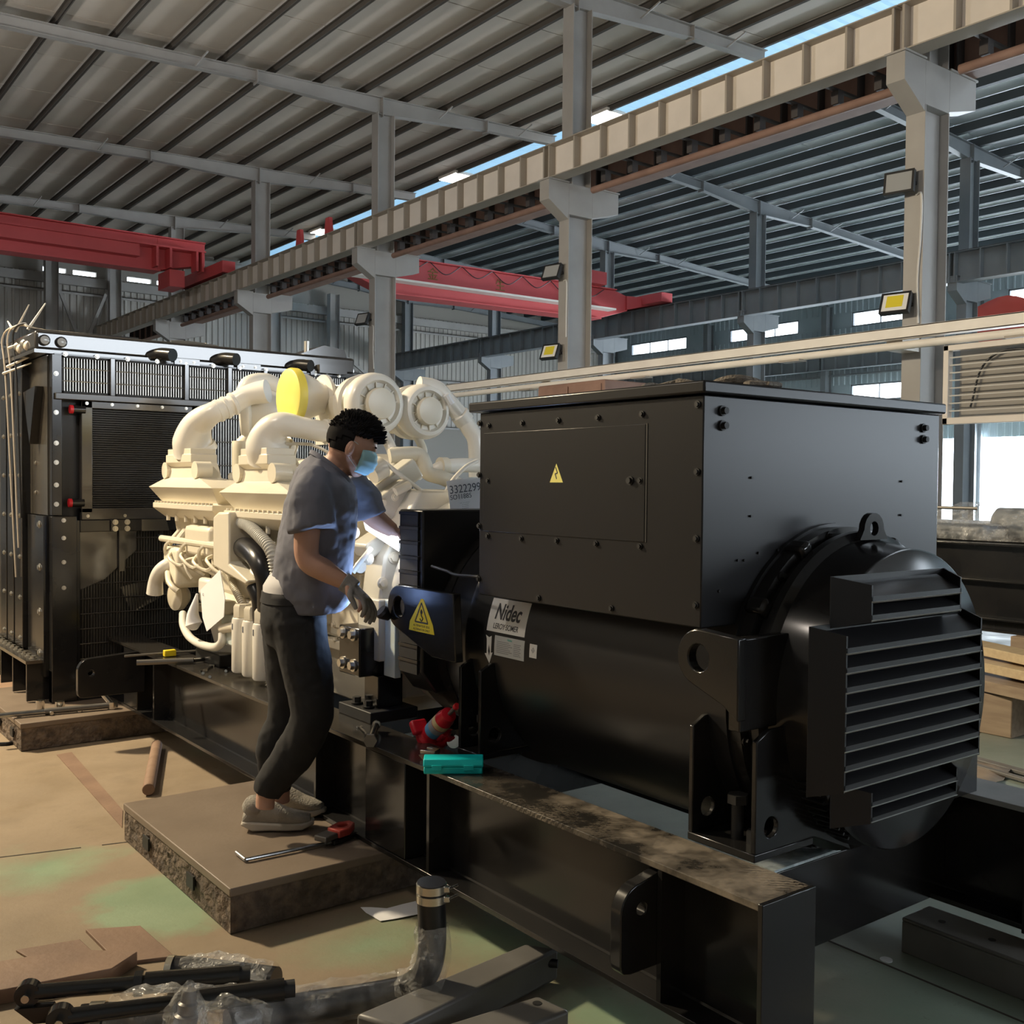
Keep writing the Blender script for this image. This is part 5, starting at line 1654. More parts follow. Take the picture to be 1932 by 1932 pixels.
# near (right) arm and far (left) arm
NA = [(1.788,3.581,1.546), (1.744,3.534,1.402), (1.735,3.524,1.271), (1.78,3.475,1.225), (1.837,3.418,1.181)]
body.tube(NA, [.056, .050, .045, .043, .029], n=16)
FAR = [(2.018,3.745,1.547), (2.105,3.738,1.44), (2.151,3.714,1.392), (2.196,3.678,1.354)]
body.tube(FAR, [.054, .046, .042, .030], n=16)
def hand(m, wrist, pdir, fdir2, side, s=1.0, curl=(20, 45, 40), thumb=1):
    """palm + four fingers of unequal length + thumb leaving the side of the palm"""
    w = Vector(wrist)
    p, sd_ = Vector(pdir).normalized(), Vector(side).normalized()
    nrm = p.cross(sd_).normalized()
    if nrm.dot(Vector(fdir2)) < 0: nrm = -nrm
    m.loft([(w, sd_*.027*s, nrm*.020*s), (w+p*.03*s, sd_*.036*s, nrm*.018*s), (w+p*.07*s, sd_*.042*s, nrm*.016*s), (w+p*.092*s, sd_*.040*s, nrm*.013*s)], 14)
    for k, (L, o) in enumerate(((.072, -.031), (.080, -.0105), (.076, .0105), (.060, .031))):
        q = w+p*.086*s+sd_*o*s
        d = p.copy()
        pts = [q-p*.012*s, q]
        for j, f_ in enumerate((.45, .31, .24)):
            ang = R(curl[j]+4*k)
            ax = sd_
            d = (d*math.cos(ang)+nrm*math.sin(ang)).normalized()
            pts.append(pts[-1]+d*L*f_*s)
        m.tube(pts, [.0095*s, .0095*s, .009*s, .0082*s, .0068*s], n=10, k=3)
    q = w+p*.028*s-sd_*.034*s*thumb
    d = (p*.75-sd_*.6*thumb+nrm*.35).normalized()
    d2 = (p*.95+nrm*.45).normalized()
    m.tube([q+sd_*.012*s*thumb, q+d*.030*s, q+d*.030*s+d2*.028*s, q+d*.030*s+d2*.052*s], [.013*s, .011*s, .0098*s, .007*s], n=10, k=3)
fdn = (Vector((1.882,3.369,1.126))-Vector((1.837,3.418,1.181))).normalized()
hand(body, (1.837,3.418,1.181), fdn, (-.3, 0, -1), (-PD*.9-PS*.25+UZ_*.2), 1.0, (22, 38, 30), -1)
hand(body, (2.196,3.678,1.354), (PS*.9-UZ_*.35+PD*.2), (0, 0, -1), PD, .98, (25, 40, 35), 1)
bodyo = fuse(body, 'body', 'skin', man, .0055, 4)
# ears
for sgn in (1,):
    ec = hc+HS*.074*sgn-HU*.026-HFt*.004
    m = MB().ell(ec, HFt*.017, HS*.010, HU*.031)
    m.ell(ec+HFt*.004+HS*.006, HFt*.010, HS*.007, HU*.020)
    m.build('ear', 'skin', bodyo, angle=80)
ec = hc+HS*.074-HU*.026
# eye on the visible side
for sgn in (1, -1):
    MB().ell(hc+HFt*.080-HU*.012+HS*.032*sgn, HFt*.010, HS*.013, HU*.006).build('eye', 'mask_white', bodyo, angle=80)
    MB().ell(hc+HFt*.087+HU*.012+HS*.030*sgn, HFt*.006, HS*.018, HU*.004).build('eyebrow', 'hair', bodyo, angle=80)
# hair: cap plus short spikes
hm = MB()
def hair_patch(c, u, v, w, keep):
    k = MB().sphere((0, 0, 0), 1, 28, 20)
    vs = [Vector(p) for p in k.v]
    fs = [f for f in k.f if all(keep(vs[i]) for i in f)]
    hm.add([c+u*p.x+v*p.y+w*p.z for p in vs], fs)
hair_patch(hc+HU*.014-HFt*.004, HFt*.104, HS*.081, HU*.098, lambda p: p.z > -.10+.42*max(0, p.x)-.55*max(0, -p.x)+.10*abs(p.y))
hair_patch(hc, HFt*.0975, HS*.0775, HU*.1035, lambda p: p.x < .02 and p.z > -.62-.2*p.x)
rnd = random.Random(3)
for i in range(1100):
    th = rnd.uniform(0, 2*math.pi)
    ph = rnd.uniform(0, R(78))
    d = HFt*math.sin(ph)*math.cos(th)*1.04+HS*math.sin(ph)*math.sin(th)*.81+HU*math.cos(ph)*.98
    base = hc+HU*.014-HFt*.004+(HFt*.104*math.sin(ph)*math.cos(th)+HS*.081*math.sin(ph)*math.sin(th)+HU*.098*math.cos(ph))
    front = max(0, math.sin(ph)*math.cos(th))
    grow = (d.normalized()+HFt*.55*(.4+front)+HU*.25+Vector((rnd.uniform(-.15, .15), rnd.uniform(-.15, .15), rnd.uniform(-.1, .1)))).normalized()
    L = rnd.uniform(.010, .020)+.020*front*math.cos(ph)+.004
    if math.cos(th) < 0 and ph > R(45): L *= .45
    hm.cyl(base-grow*.008, base+grow*L, .0052, .0012, n=5)
ho = hm.build('hair', 'hair', bodyo, angle=60)
# face mask with ear loops
mk = MB()
mc = hc+HFt*.034-HU*.050
vs, fs = [], []
NU, NV = 16, 10
for i in range(NU+1):
    for j in range(NV+1):
        a = R(-82+164*i/NU)
        b = R(-58+108*j/NV)
        pl = .0025*math.sin(j*2.4)
        rr = 1.0+pl/.07
        vs.append(mc+HFt*(.082*rr*math.cos(a)*math.cos(b)**.7)+HS*(.070*rr*math.sin(a)*(math.cos(b)**.5))+HU*(.062*math.sin(b)))
n0 = len(vs)
for i in range(NU):
    for j in range(NV):
        q = i*(NV+1)+j
        fs.append((q, q+1, q+NV+2, q+NV+1))
mk.add(vs, fs)
mko = mk.build('face_mask', 'mask_blue', bodyo, angle=80)
sol = mko.modifiers.new('solid', 'SOLIDIFY')
sol.thickness = .002
e_top, e_bot = vs[NU*(NV+1)+NV-1], vs[NU*(NV+1)+2]
e_back = ec-HFt*.014
MB().tube([e_top, ec+HU*.030+HFt*.006, ec+HU*.026-HFt*.012, e_back, ec-HU*.026-HFt*.004, e_bot], .0016, n=6, k=5).build('ear_loop', 'mask_white', mko)

# shirt
sh_ = MB()
sh_.loft([sec((1.831,3.695,1.049), .120, .165), sec((1.829,3.699,1.105), .142, .185), sec((1.836,3.696,1.188), .150, .192), sec((1.848,3.69,1.281), .152, .197), sec((1.862,3.682,1.375), .150, .202),
          sec((1.871,3.678,1.468), .140, .206), sec((1.872,3.68,1.54), .122, .198), (Vector((1.883,3.667,1.58)), FD*.098-UZ_*.045, SD*.155), (Vector((1.899,3.649,1.603)), FD*.080-UZ_*.062, SD*.092)], 28)
sh_.ell((1.868,3.62,1.141), FD*.105, SD*.12, UZ_*.10)
sh_.tube([(1.799,3.586,1.571), (1.751,3.532,1.491), (1.744,3.516,1.423), (1.747,3.506,1.374)], [.072, .082, .088, .090], n=18)
sh_.tube([(2.007,3.755,1.573), (2.092,3.75,1.492), (2.124,3.735,1.411)], [.068, .072, .066], n=18)
sho_ = fuse(sh_, 'shirt', 'shirt_grey', man, .008, 5)
# cloth folds: displace along a banded noise
tx = bpy.data.textures.new('folds', 'CLOUDS')
tx.noise_scale = .09
dm = sho_.modifiers.new('folds', 'DISPLACE')
dm.texture, dm.strength, dm.mid_level = tx, .022, .5
col_ = MB().loft([(Vector((1.896,3.651,1.597)), FD*.086-UZ_*.066, SD*.096), (Vector((1.901,3.648,1.611)), FD*.082-UZ_*.066, SD*.090), (Vector((1.903,3.647,1.615)), FD*.076-UZ_*.06, SD*.084)], 24)
col_.build('collar', 'shirt_grey', sho_, angle=80)
us = MB().loft([sec((1.777,3.75,1.097), .108, .165), sec((1.779,3.75,1.145), .110, .165), sec((1.796,3.739,1.187), .105, .16)], 24)
us.build('undershirt', 'undershirt', man, angle=80)

# trousers
tr_ = MB()
tr_.loft([sec((1.779,3.75,1.118), .110, .160), sec((1.78,3.747,1.072), .122, .172), sec((1.783,3.743,1), .128, .180), sec((1.787,3.737,0.917), .110, .170)], 28)
tr_.tube([(1.767,3.667,1.009), (1.78,3.62,0.841), (1.792,3.598,0.66), (1.752,3.661,0.509), (1.692,3.74,0.382), (1.677,3.75,0.336)], [.112, .096, .082, .078, .064, .052], n=20)
tr_.tube([(1.804,3.827,0.989), (1.822,3.857,0.797), (1.819,3.866,0.618), (1.772,3.897,0.474), (1.793,3.901,0.333), (1.796,3.898,0.29)], [.110, .094, .078, .070, .060, .050], n=20)
tro = fuse(tr_, 'trousers', 'trouser_black', man, .008, 5)
tx2 = bpy.data.textures.new('trouser_folds', 'CLOUDS')
tx2.noise_scale = .08
dm = tro.modifiers.new('folds', 'DISPLACE')
dm.texture, dm.strength, dm.mid_level = tx2, .014, .5
MB().loft([sec((1.777,3.751,1.126), .113, .163), sec((1.779,3.749,1.106), .117, .168), sec((1.778,3.749,1.085), .120, .172)], 28).build('waistband', 'trouser_black', tro, angle=80)

# glove on the near hand: palm cuff over the wrist
gm = MB()
hand(gm, (1.842,3.414,1.178), fdn, (-.3, 0, -1), (-PD*.9-PS*.25+UZ_*.2), 1.13, (22, 38, 30), -1)
gm.tube([(1.831,3.422,1.185), (1.845,3.411,1.174), (1.861,3.396,1.156)], [.038, .036, .036], n=16)
fuse(gm, 'glove', 'glove_grey', man, .0045, 2)

# shoes
def shoe(heel, toe, ankle, lift=0):
    h, t = Vector(heel), Vector(toe)
    d = (t-h).normalized()
    sd = d.cross(UZ_).normalized()
    L = (t-h).length
    prof = [(-.02, .020, .030), (.02, .034, .036), (.15, .040, .034), (.40, .038, .028), (.65, .048, .026), (.85, .046, .026), (.97, .030, .030), (1.02, .012, .034)]
    vs, fs = [], []
    n = len(prof)
    for (u, w, hh) in prof:
        z0 = .004+(.018 if u < .05 else 0)+(.012 if u > .9 else 0)
        c = h+d*u*L
        for q, z in ((-1, z0), (1, z0), (1, hh+.006), (-1, hh+.006)):
            vs.append(c+sd*w*q+UZ_*z)
    for i in range(n-1):
        for j in range(4):
            fs.append((4*i+j, 4*i+(j+1) % 4, 4*i+4+(j+1) % 4, 4*i+4+j))
    fs += [(3, 2, 1, 0), (4*n-4, 4*n-3, 4*n-2, 4*n-1)]
    up = MB()
    P2 = [(.00, .026, .045, .050), (.06, .034, .075, .075), (.18, .036, .095, .085), (.32, .037, .105, .085), (.46, .040, .092, .072), (.65, .045, .066, .052), (.85, .043, .050, .040), (.97, .026, .040, .030)]
    up.loft([(h+d*u*L+UZ_*(hh*.5+.018), sd*w, UZ_*(hh*.5)) for u, w, hh, _ in P2], 18)
    o = fuse(up, 'shoe', 'shoe_knit', man, .006, 3)
    so = MB().add(vs, fs).build('sole', 'shoe_sole', o, bev=.008)
    a = Vector(ankle)
    MB().lathe(h+d*.16*L+UZ_*.095, (a-(h+d*.16*L)).normalized(), [(-.01, .046), (.012, .043), (.02, .040)], 20).build('ankle_cuff', 'shoe_knit', o, angle=80)
    for k in range(4):
        c = h+d*(.42+.07*k)*L+UZ_*(.103-.011*k)
        MB().tube([c-sd*.026, c+UZ_*.006, c+sd*.026], .003, n=6, k=3).build('lace', 'shoe_sole', o)
shoe((1.646,3.906,0.163), (1.883,3.767,0.163), (1.677,3.75,0.336))
shoe((1.812,4.067,0.163), (1.988,3.872,0.163), (1.796,3.898,0.29))

# ================================================================== foreground and tools
mat('cast_top', (.165, .125, .092), .5, col2=(.205, .158, .118), scale=4, world=True, bump=.05)
mat('cast_rough', (.20, .15, .11), .85, col2=(.09, .07, .055), scale=26, world=True, bump=1.0, bscale=38, detail=8)
mat('tube_grey', (.17, .165, .155), .42, col2=(.14, .135, .128), scale=5)
mat('rust_pipe', (.22, .135, .085), .7, col2=(.28, .18, .12), scale=12)
mat('chrome', (.62, .60, .56), .2, metal=1)
mat('tool_grey', (.20, .19, .175), .4, metal=.6)
mat('teal_plastic', (.0, .62, .64), .4)
mat('jack_red', (.62, .015, .03), .3)
mat('tag_yellow', (.80, .62, .02), .5)
mat('label_cream', (.72, .58, .30), .5)
mat('label_blue', (.10, .35, .60), .5)
mat('label_silver', (.35, .36, .38), .5)
mat('red_handle', (.62, .09, .07), .5)
mat('clamp_steel', (.66, .62, .52), .25, metal=.9)
mat('wood_pale', (.60, .48, .30), .75, col2=(.52, .40, .25), scale=4, stretch=(1, 8, 8))
mat('wood_dark', (.34, .26, .18), .8, col2=(.27, .20, .14), scale=4, stretch=(8, 1, 8))
mat('wood_block', (.46, .33, .23), .8, col2=(.38, .27, .19), scale=9)
mat('card_brown', (.30, .19, .12), .8)
def film_mat(name, alpha):
    m = bpy.data.materials.new(name)
    m.use_nodes = True
    nt = m.node_tree
    b = nt.nodes['Principled BSDF']
    b.inputs['Base Color'].default_value = (.78, .78, .76, 1)
    b.inputs['Roughness'].default_value = .18
    tc = nt.nodes.new('ShaderNodeTexCoord')
    n = nt.nodes.new('ShaderNodeTexNoise')
    n.inputs['Scale'].default_value = 14
    n.inputs['Detail'].default_value = 6
    nt.links.new(tc.outputs['Object'], n.inputs['Vector'])
    r = nt.nodes.new('ShaderNodeMapRange')
    r.inputs['From Min'].default_value, r.inputs['From Max'].default_value = .35, .7
    r.inputs['To Min'].default_value, r.inputs['To Max'].default_value = alpha*.35, min(1, alpha*1.9)
    nt.links.new(n.outputs['Fac'], r.inputs['Value'])
    nt.links.new(r.outputs[0], b.inputs['Alpha'])
    bp = nt.nodes.new('ShaderNodeBump')
    bp.inputs['Strength'].default_value = .8
    bp.inputs['Distance'].default_value = .02
    n2 = nt.nodes.new('ShaderNodeTexNoise')
    n2.inputs['Scale'].default_value = 22
    n2.inputs['Distortion'].default_value = 1.5
    nt.links.new(tc.outputs['Object'], n2.inputs['Vector'])
    nt.links.new(n2.outputs['Fac'], bp.inputs['Height'])
    nt.links.new(bp.outputs[0], b.inputs['Normal'])
    M[name] = m
film_mat('film', .20)
film_mat('film_dense', .24)

def rough_side(o, amt=.006):
    return o

def slab(label, x0, x1, y0, y1, holes_x, holes_y, z1=ZB-.002):
    t = thing('cast_slab', label, 'slab', ((x0+x1)/2, (y0+y1)/2, 0), 'cast iron slabs')
    MB().box(x0, x1, y0, y1, z1-.03, z1).build('top_plate', 'cast_top', t, bev=.004)
    # rough cast body with uneven sides
    rnd = random.Random(int(x0*1000+y0*100))
    m = MB()
    n = 46
    def wall(p0, p1, nrm):
        vs, fs = [], []
        p0, p1, nrm = Vector(p0), Vector(p1), Vector(nrm)
        k = max(8, int((p1-p0).length/.022))
        rows = 6
        for i in range(k+1):
            for j in range(rows+1):
                p = p0.lerp(p1, i/k)
                z = .004+(z1-.034)*j/rows
                q = 0 if j in (0, rows) or i in (0, k) else rnd.uniform(-.007, .006)
                vs.append((p.x+nrm.x*q, p.y+nrm.y*q, z))
        for i in range(k):
            for j in range(rows):
                a = i*(rows+1)+j
                fs.append((a, a+1, a+rows+2, a+rows+1))
        m.add(vs, fs)
    wall((x0+.004, y0+.004, 0), (x0+.004, y1-.004, 0), (-1, 0, 0))
    wall((x0+.004, y0+.004, 0), (x1-.004, y0+.004, 0), (0, -1, 0))
    wall((x1-.004, y0+.004, 0), (x1-.004, y1-.004, 0), (1, 0, 0))
    wall((x0+.004, y1-.004, 0), (x1-.004, y1-.004, 0), (0, 1, 0))
    m.build('cast_body', 'cast_rough', t, angle=20)
    for (yy) in holes_y:
        MB().box(x0-.010, x0-.002, yy-.035, yy+.035, .055, .105).build('fork_slot', 'dull_black', t)
    return t
slab('rough cast slab under the worker, nearest to the viewer', 1.372, 2.75, 3.365, 4.54, (), (3.72, 4.22))
slab('rough cast slab under the far end of the skid at the left edge', 1.35, 2.9, 6.36, 7.55, (), (6.55, 6.9))

# floor strip, plates
tag(MB().prism([(1.498,6.171,0), (1.581,6.184,0), (1.493,4.947,0), (1.416,4.706,-0)], (0, 0, .004)).build('floor_strip', 'steel_plate_rust'), 'narrow brown steel strip lying on the floor between the slabs', 'strip')
def plate(pts, th, lb, mt='steel_plate_rust'):
    tag(MB().prism(pts, (0, 0, th)).build('steel_plate', mt, bev=.002), lb, 'plate', 'rusty plates at the lower left')
plate([(.40, 3.58, .0), (.89, 3.47, .0), (1.05, 3.33, 0), (.95, 3.26, 0), (.55, 3.33, 0), (.40, 3.40, 0)], .045, 'thick rust-brown steel plate at the lower left corner')
plate([(.985, 3.68, 0), (1.145, 3.60, 0), (1.16, 3.30, 0), (1.0, 3.36, 0)], .012, 'flat rust-brown plate on the floor above the wrapped hose')
plate([(.76, 3.66, 0), (.95, 3.62, 0), (.965, 3.44, 0), (.80, 3.50, 0)], .008, 'thin brown plate behind the thick corner plate')
plate([(.45, 3.10, 0), (.78, 3.06, 0), (.86, 2.86, 0), (.50, 2.80, 0)], .02, 'brown steel plate under the black rods at the bottom left', 'steel_plate_rust')
plate([(1.785,9.118,0), (1.761,8.102,0), (1.676,8.069,0), (1.598,8.169,0)], .01, 'small cardboard-brown plate beside the radiator foot', 'card_brown')
tag(MB().cyl((1.988,5.952,0.034), (1.662,5.101,0.034), .030, n=14).build('pipe_bar', 'rust_pipe', bev=.004), 'short rusty pipe lying on the floor behind the near slab', 'pipe')
tag(MB().tube([(1.364,6.973,0.01), (1.387,6.823,0.01), (1.382,6.698,0.01), (1.341,6.571,0.01), (1.286,6.58,0.01)], .011, n=8).build('floor_cable', 'rubber_black'), 'dark hose loop on the floor at the left edge', 'hose')

# torque wrench and sockets on the far slab
t = thing('torque_wrench', 'long steel torque wrench lying on the far slab', 'wrench', (1.62,6.512,0.163))
a, b = Vector((1.225,6.549,0.185)), Vector((1.868,6.467,0.185))
MB().cyl(a, b, .015, n=12).build('shaft', 'bare_steel', t)
MB().cyl(a.lerp(b, .45), b, .018, n=12).build('grip', 'tool_grey', t)
hd = Vector((1.891,6.47,0.185))
MB().lathe(hd-Vector((0, 0, .02)), (0, 0, 1), [(0, .02), (0, .032), (.04, .032), (.04, .02)], 18).build('ratchet_head', 'chrome', t)
MB().cyl(hd, hd+Vector((-.05, .03, .075)), .018, n=12).build('drive_knob', 'chrome', t)
def socket(p, r, h, lb):
    p = Vector(p)
    tag(MB().lathe(p, (0, 0, 1), [(0, r*.9), (h*.45, r*.9), (h*.55, r), (h, r), (h, r*.7), (h*.5, r*.7)], 20).build('socket', 'chrome'), lb, 'socket', 'steel sockets')
socket((1.533,6.698,0.163), .026, .055, 'chrome socket standing left beside the torque wrench')
socket((1.614,6.57,0.163), .028, .06, 'chrome socket standing in the middle of the torque wrench')
tag(MB().cyl((1.521,6.568,0.175), (1.547,6.48,0.175), .012, n=10).build('extension_bit', 'chrome'), 'small steel extension bit between the sockets', 'tool')
def spanner(p0, p1, r, name, lb, z=.004, grp='spanners', mt='chrome'):
    p0, p1 = Vector(p0), Vector(p1)
    d = (p1-p0).normalized()
    s_ = d.cross(Vector((0, 0, 1))).normalized()
    t = thing(name, lb, 'spanner', p0, grp)
    m = MB()
    m.beam(p0+Vector((0, 0, z)), p1+Vector((0, 0, z)), r*.9, r*.5)
    m.build('shank', mt, t, bev=.001)
    o = p0
    jaw = [o+s_*r*1.1+d*r*.6, o+s_*r*1.3-d*r*.6, o+s_*r*.7-d*r*1.6, o+s_*r*.45-d*r*.3, o-s_*r*.45-d*r*.3, o-s_*r*.7-d*r*1.6, o-s_*r*1.3-d*r*.6, o-s_*r*1.1+d*r*.6]
    MB().prism([q+Vector((0, 0, z-r*.3)) for q in jaw], (0, 0, r*.6)).build('open_jaw', mt, t)
    MB().lathe(p1+Vector((0, 0, z-r*.35)), (0, 0, 1), [(0, r*.7), (0, r*1.3), (r*.7, r*1.3), (r*.7, r*.7)], 16).build('ring_end', mt, t)
    return t
spanner((1.382,6.558,0.163), (1.704,6.488,0.163), .014, 'spanner', 'long thin spanner lying in front of the torque wrench', .005)
spanner((2.016,5.295,0.552), (2.113,5.42,0.552), .016, 'spanner', 'small steel spanner on the skid rail near the filters', .006)
spanner((2.063,3.711,0.552), (2.028,3.583,0.552), .010, 'spanner', 'small spanner on the skid rail right of the knee', .005)
for p in ((383,1270),(426,1266),(396,1277)):
    tag(MB().cyl((1.994,5.254,0.552) if p[0] == 383 else ((2.115,5.246,0.552) if p[0] == 426 else (1.985,5.134,0.552)), Vector((1.978,5.211,0.56) if p[0] == 383 else ((2.098,5.204,0.56) if p[0] == 426 else (1.973,5.103,0.558))), .008, n=6).build('loose_nut', 'chrome'), 'tiny loose nut on the far skid rail, %s' % {383: 'beside the spanner', 426: 'right of the spanner', 396: 'below the spanner'}[p[0]], 'nut', 'loose nuts')
# bolt with ring standing on rail
t = thing('long_bolt', 'shiny long bolt lying on the skid rail edge', 'bolt', (1.972,3.459,0.552))
a, b = Vector((1.949,3.422,0.579)), Vector((2.088,3.62,0.579))
MB().cyl(a, b, .014, n=12).build('shank', 'chrome', t)
MB().cyl(a-(b-a).normalized()*.018, a, .026, n=6).build('head', 'tool_grey', t)
MB().cyl(b, b+(b-a).normalized()*.012, .018, n=12).build('tip', 'chrome', t)
# adjustable wrench behind the teal case
t = thing('adjustable_wrench', 'adjustable wrench lying behind the teal case', 'wrench', (2.065,3.193,0.552))
h, e = Vector((2.064,3.174,0.562)), Vector((2.142,3.048,0.556))
MB().beam(h, e, .016, .008).build('handle', 'chrome', t, bev=.002)
d = (e-h).normalized()
s_ = d.cross(Vector((0, 0, 1))).normalized()
MB().prism([h+s_*.03-d*.035, h+s_*.012-d*.03, h+s_*.008-d*.005, h-s_*.012-d*.005, h-s_*.016-d*.03, h-s_*.034-d*.02, h-s_*.025+d*.022, h+s_*.022+d*.022], (0, 0, .016)).build('jaw', 'chrome', t, bev=.002)
# steel bars with yellow tag over the far rail
tag(MB().cyl((1.798,5.923,0.567), (2.191,5.88,0.567), .007, n=8).build('steel_rod', 'tool_grey'), 'thin upper steel rod with a yellow tag, resting across the far skid rail', 'rod')
tag(MB().beam((1.997,5.861,0.572), (2.063,5.861,0.572), .036, .036).build('yellow_tag', 'tag_yellow', bev=.004), 'bright yellow tag on the thin steel rod', 'tag')
t = thing('pry_bar', 'grey pry bar lying across the far skid rail below the yellow tag', 'bar', (1.91,5.685,0.56))
MB().cyl((1.782,5.661,0.57), (2.056,5.556,0.57), .015, n=10).build('shaft', 'tool_grey', t)
MB().cyl((2.056,5.556,0.57), (2.218,5.58,0.566), .012, .006, n=8).build('tip', 'bare_steel', t)

# teal tool case
t = thing('tool_case', 'bright teal plastic tool case on the skid rail', 'case', (1.999,2.94,0.552))
A = Vector((1.913,2.993,0.552))
B = Vector((2.078,2.875,0.552))
dx = (B-A).normalized()
dy = Vector((-dx.y, dx.x, 0))
def cpt_(u, v, z): return A+dx*u+dy*v+Vector((0, 0, z))
Lc, Dc = (B-A).length, .085
MB().add([cpt_(u, v, z) for u in (0, Lc) for v in (0, Dc) for z in (0, .024)], [(0, 1, 3, 2), (4, 6, 7, 5), (0, 4, 5, 1), (2, 3, 7, 6), (0, 2, 6, 4), (1, 5, 7, 3)]).build('case_base', 'teal_plastic', t, bev=.004)
vs = [cpt_(u, v, z) for u in (-.002, Lc+.002) for v, z in ((-.002, .025), (-.002, .033), (.010, .050), (Dc-.008, .050), (Dc, .033), (Dc, .025))]
MB().add(vs, [(0, 1, 2, 3, 4, 5), (11, 10, 9, 8, 7, 6)]+[(i, (i+1) % 6, 6+(i+1) % 6, 6+i) for i in range(6)]).build('case_lid', 'teal_plastic', t, bev=.003)
for u in (.22, .76):
    MB().add([cpt_(Lc*u+a, v, z) for a in (-.017, .017) for v in (-.006, 0) for z in (.014, .032)], [(0, 1, 3, 2), (4, 6, 7, 5), (0, 4, 5, 1), (2, 3, 7, 6), (0, 2, 6, 4), (1, 5, 7, 3)]).build('latch', 'teal_plastic', t, bev=.001)

# bottle jack leaning on the rail
t = thing('bottle_jack', 'red hydraulic bottle jack leaning on the skid rail', 'jack', (2.171,3.358,0.552))
jb = Vector((2.18,3.387,0.563))
jt = Vector((2.18,3.185,0.721))
jd = (jt-jb).normalized()
MB().lathe(jb, jd, [(0, .02), (0, .05), (.018, .05), (.022, .042), (.03, .036), (.05, .034)], 22).build('base_flange', 'jack_red', t)
jside = jd.cross(Vector((-.6, -.8, 0))).normalized()
MB().cbox(jb+jd*.02-jside*.05, (.07, .06, .03), jd.to_track_quat('Z', 'Y').to_euler()).build('base_foot', 'jack_red', t, bev=.01)
cy = MB().lathe(jb+jd*.03, jd, [(0, .036), (.13, .036), (.14, .032), (.16, .030), (.165, .02)], 26).build('cylinder', 'jack_red', t)
def jlab(a, b_, mt):
    MB().lathe(jb+jd*a, jd, [(0, .0366), (b_-a, .0366)], 26, caps=False).build('label_band', mt, cy)
jlab(.055, .085, 'label_blue')
jlab(.085, .115, 'label_silver')
jlab(.118, .145, 'label_cream')
pr = jside*1.0
MB().cyl(jb+jd*.015+jside*.055, jb+jd*.10+jside*.06, .020, n=14).build('pump_barrel', 'jack_red', t)
MB().cyl(jb+jd*.10+jside*.06, jb+jd*.125+jside*.06, .011, n=12).build('pump_rod', 'chrome', t)
MB().cbox(jb+jd*.075+jside*.045, (.06, .03, .05), jd.to_track_quat('Z', 'Y').to_euler()).build('pump_link', 'jack_red', t, bev=.008)
MB().lathe(jb+jd*.08+jside*.085, Vector((-.5, -.7, .2)), [(-.012, .014), (-.012, .026), (.012, .026), (.012, .014)], 20).build('handle_socket', 'chrome', t)
MB().cyl(jb+jd*.19, jb+jd*.245, .008, n=10).build('ram', 'tool_grey', t)
MB().cyl(jb+jd*.245, jb+jd*.26, .012, n=12).build('ram_cap', 'red_plastic', t)
tag(MB().prism([(2.033,3.215,0.552), (2.062,3.213,0.552), (2.032,3.135,0.552), (2.006,3.136,0.552)], (0, 0, .002)).build('card_scrap', 'card_brown'), 'small brown card scrap on the rail beside the teal case', 'card')

# on the near slab: angled rod, red-handled tool
t = thing('breaker_bar', 'thin steel breaker bar with bent end lying on the near slab', 'bar', (1.609,3.61,0.163))
a, b = Vector((1.514,3.568,0.172)), Vector((1.824,3.551,0.172))
MB().cyl(a, b, .007, n=10).build('shaft', 'bare_steel', t)
MB().cyl(a, Vector((1.517,3.659,0.172)), .007, n=10).build('bent_end', 'bare_steel', t)
MB().cyl(b, b+(b-a).normalized()*.03, .010, n=10).build('collar', 'chrome', t)
t = thing('pad_lifter', 'red-handled tool with an oval grip hole on the near slab', 'tool', (1.907,3.611,0.163))
hc_ = Vector((1.916,3.585,0.185))
d1 = (Vector((1.991,3.624,0.185))-Vector((1.852,3.571,0.185))).normalized()
d2 = Vector((-d1.y, d1.x, 0))
out = [hc_+d1*a+d2*b for a, b in ((-.055, -.035), (.0, -.042), (.06, -.015), (.068, .018), (.03, .045), (-.045, .035))]
MB().prism(out, (0, 0, .03), [[hc_+d1*(.012+.026*math.cos(R(a)))+d2*(.004+.017*math.sin(R(a))) for a in range(0, 360, 24)]]).build('handle', 'red_handle', t, bev=.005)
MB().cbox(hc_-d1*.09+Vector((0, 0, .012)), (.07, .06, .022), Matrix.Rotation(math.atan2(d1.y, d1.x), 4, 'Z').to_euler()).build('steel_block', 'tool_grey', t, bev=.004)
MB().cbox(hc_-d1*.01+Vector((0, 0, -.011)), (.14, .07, .02), Matrix.Rotation(math.atan2(d1.y, d1.x), 4, 'Z').to_euler()).build('rubber_base', 'rubber_black', t, bev=.006)

# paper strip on the floor
m = MB()
A_ = [(1.834,3.287,0.012), (1.86,3.256,0.016), (1.906,3.222,0.012), (1.965,3.208,0.018), (2.048,3.214,0.012), (2.133,3.219,0.006)]
B_ = [(1.836,3.252,0.004), (1.842,3.157,0.004), (1.892,3.143,0.004), (1.949,3.129,0.006), (2.013,3.123,0.004), (2.113,3.17,0.003)]
vs = [Vector(p) for q in zip(A_, B_) for p in q]
n = len(vs)
vs += [v+Vector((0, 0, .001)) for v in vs]
fs = []
for i in range(0, n-2, 2):
    fs += [(i, i+1, i+3, i+2), (n+i, n+i+2, n+i+3, n+i+1)]
tag(m.add(vs, fs).build('paper_strip', 'paper'), 'crumpled white paper strip on the floor beneath the skid', 'paper')

